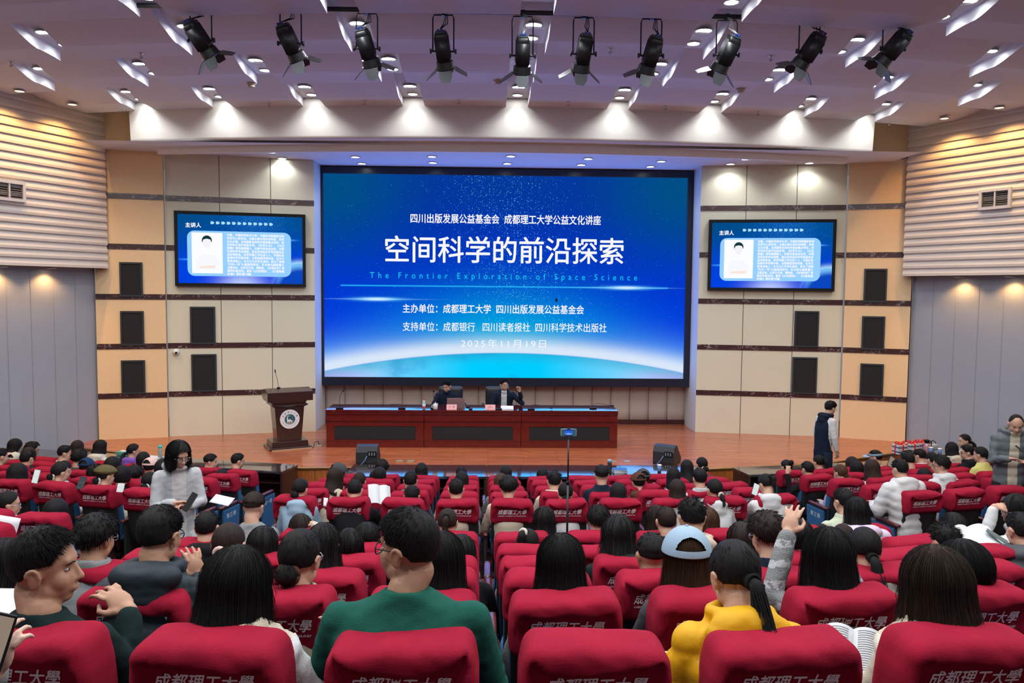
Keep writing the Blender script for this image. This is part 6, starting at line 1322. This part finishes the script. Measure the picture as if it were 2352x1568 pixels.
# ---------------------------------------------------------------- phones, books and papers in hand or on armrests
def held(name, label, cat, px, py, dep, size, rot, mts, group=None):
    q = aty(px, py, dep); t = thing(name, label, cat, q, 0, group); t.rotation_euler = rot
    W, D, H = size; m = MB(); m.rbox((0, 0, 0), (W, D, H), min(W, D, H)*.4, (3, 2, 4)); m.build('case', mts[0], t)
    if len(mts) > 1: m = MB(); m.box(-W*.45, W*.45, -D/2-.0012, -D/2-.0004, -H*.46, H*.46); m.build('screen', mts[1], t)
    return t
def scr(name, a, b, st=1.0):
    m = bpy.data.materials.new(name); m.use_nodes = True; nt = m.node_tree; nt.nodes.clear(); X.nt = nt; tc = nt.nodes.new('ShaderNodeTexCoord'); br = nt.nodes.new('ShaderNodeTexNoise'); br.inputs['Scale'].default_value = 5
    nt.links.new(tc.outputs['Generated'], br.inputs[0]); c = mixc(smooth(X(br.outputs['Fac']), .45, .6), a, b); e = nt.nodes.new('ShaderNodeEmission'); o = nt.nodes.new('ShaderNodeOutputMaterial'); nt.links.new(c.v, e.inputs[0]); e.inputs[1].default_value = st; nt.links.new(e.outputs[0], o.inputs[0]); return m
S1 = scr('chat_screen', (.75, .78, .8, 1), (.62, .72, .68, 1)); S2 = scr('dark_screen', (.05, .06, .07, 1), (.08, .09, .09, 1)); S3 = scr('tan_screen', (.26, .20, .155, 1), (.265, .205, .16, 1)); PHW = pm('phone_silver', (.55, .55, .57), .3, .6)
held('phone', 'lit white phone held by the long haired girl, far left', 'phone', 83, 1094, 8.95, (.075, .009, .155), (-.3, .1, -.2), (PHW, S1)); held('phone', 'dark phone held by the pearl scrunchie girl', 'phone', 187, 1109, 8.95, (.072, .009, .15), (-.5, .3, .2), (BLACK, S2))
held('phone', 'white phone held by the girl in the beret', 'phone', 277, 1120, 8.85, (.075, .009, .10), (-.4, .1, .1), (PHW, S1)); held('phone', 'phone held by the girl in white hooded coat, fifth row', 'phone', 1735, 1124, 9.0, (.075, .009, .15), (-.5, .45, .0), (BLACK, S1))
held('phone', 'golden phone held up before the white down jacket', 'phone', 2046, 1060, 10.6, (.078, .009, .15), (-.2, .5, .1), (BLACK, S3)); held('phone', 'phone held at the quilted jacket man\'s face', 'phone', 426, 1290, 3.86, (.045, .01, .09), (.0, .15, .2), (PHW, S2))
held('phone', 'big phone in a dark case at the lower left corner', 'phone', -20, 1484, 1.95, (.080, .012, .165), (-.25, .22, .0), (BLACK, S3)); held('phone', 'phone in the hands of the balding man', 'phone', 2346, 1034, 9.02, (.08, .012, .16), (-.9, .1, .9), (BLACK, S2))
held('voice_recorder', 'grey handheld recorder held by the standing woman', 'recorder', 437, 1152, 6.03, (.05, .03, .16), (-.3, .5, .0), (pm('recorder_grey', (.16, .15, .14), .4), pm('recorder_top', (.02, .02, .02), .4)))
PRINT = pm('printed_ink', (.12, .12, .14), .8)
def openbook(label, px, py, dep, W, D, rx, rz, ry=0, lines=True, curve=.03):
    q = aty(px, py, dep); t = thing('open_book', label, 'book', q, rz); t.rotation_euler = (rx, ry, rz)
    for sg in (-1, 1):
        rows = [[(sg*W*i/8, D*(j-.5), curve*math.sin(math.pi*min(1, i/8*1.1))**.8+.002) for i in range(9)] for j in range(2)]; m = MB(); m.grid(rows, flip=sg > 0); m.grid([[(x, y, z-.012) for x, y, z in r] for r in rows], flip=sg < 0)
        m.grid([rows[0], [(x, y, z-.012) for x, y, z in rows[0]]]); pg = m.build('page', PAGES, t, True)
        if lines:
            m = MB()
            for k in range(18):
                y = D*(.42-.84*k/18); xs = [W*(.15+.72*u/6)*sg for u in range(7)]; f = lambda x: curve*math.sin(math.pi*min(1, abs(x)/W*1.1))**.8+.0035
                m.grid([[(x, y, f(x)) for x in xs], [(x, y+.0022, f(x)) for x in xs]])
            m.build('printed_lines', PRINT, pg)
openbook('open white book held by the man in black jacket', 872, 1136, 8.72, .13, .22, math.radians(55), .5, .2, False)
openbook('open booklet on an armrest at right edge, phone lying on it', 2245, 1238, 5.5, .17, .24, math.radians(28), .15, .0, False)
held('phone', 'dark phone lying on the open booklet', 'phone', 2290, 1231, 5.47, (.075, .15, .010), (math.radians(28), 0, .9), (pm('phone_greenish', (.12, .16, .15), .3),))
openbook('open printed book beside the long dark brown hair, lower right', 1958, 1500, 2.78, .105, .19, math.radians(40), -.45)
def sheet(label, px, py, dep, W, H, rot, mt=None):
    q = aty(px, py, dep); m = MB(); m.rbox((0, 0, 0), (W, .002, H), .0008, (4, 1, 4), lambda p: Vector((p.x, p.y+.012*math.sin(p.x*9+p.z*5), p.z))); o = m.build('paper_sheet', mt or pm('paper', (.72, .70, .72), .8), None, True); o.location = q; o.rotation_euler = rot; return tag(o, label, 'paper')
sheet('pale sheet of paper at the left edge before the white coat', 8, 1218, 6.75, .20, .24, (-.15, .25, .2)); sheet('white paper behind the dark green sweater, left edge', 16, 1386, 2.95, .26, .13, (-.9, 0, .1)); sheet('small white paper beside the yellow puffer coat', 1553, 1527, 2.75, .07, .10, (-.8, .1, .2))
sheet('white booklet lying on the left aisle armrest', 510, 1148, 8.9, .24, .14, (-1.1, .05, -.3)); sheet('white paper beside the girl in pale blue jacket', 748, 1153, 8.8, .05, .10, (-.5, .2, .4))
bpy.data.scenes.remove(TMP)
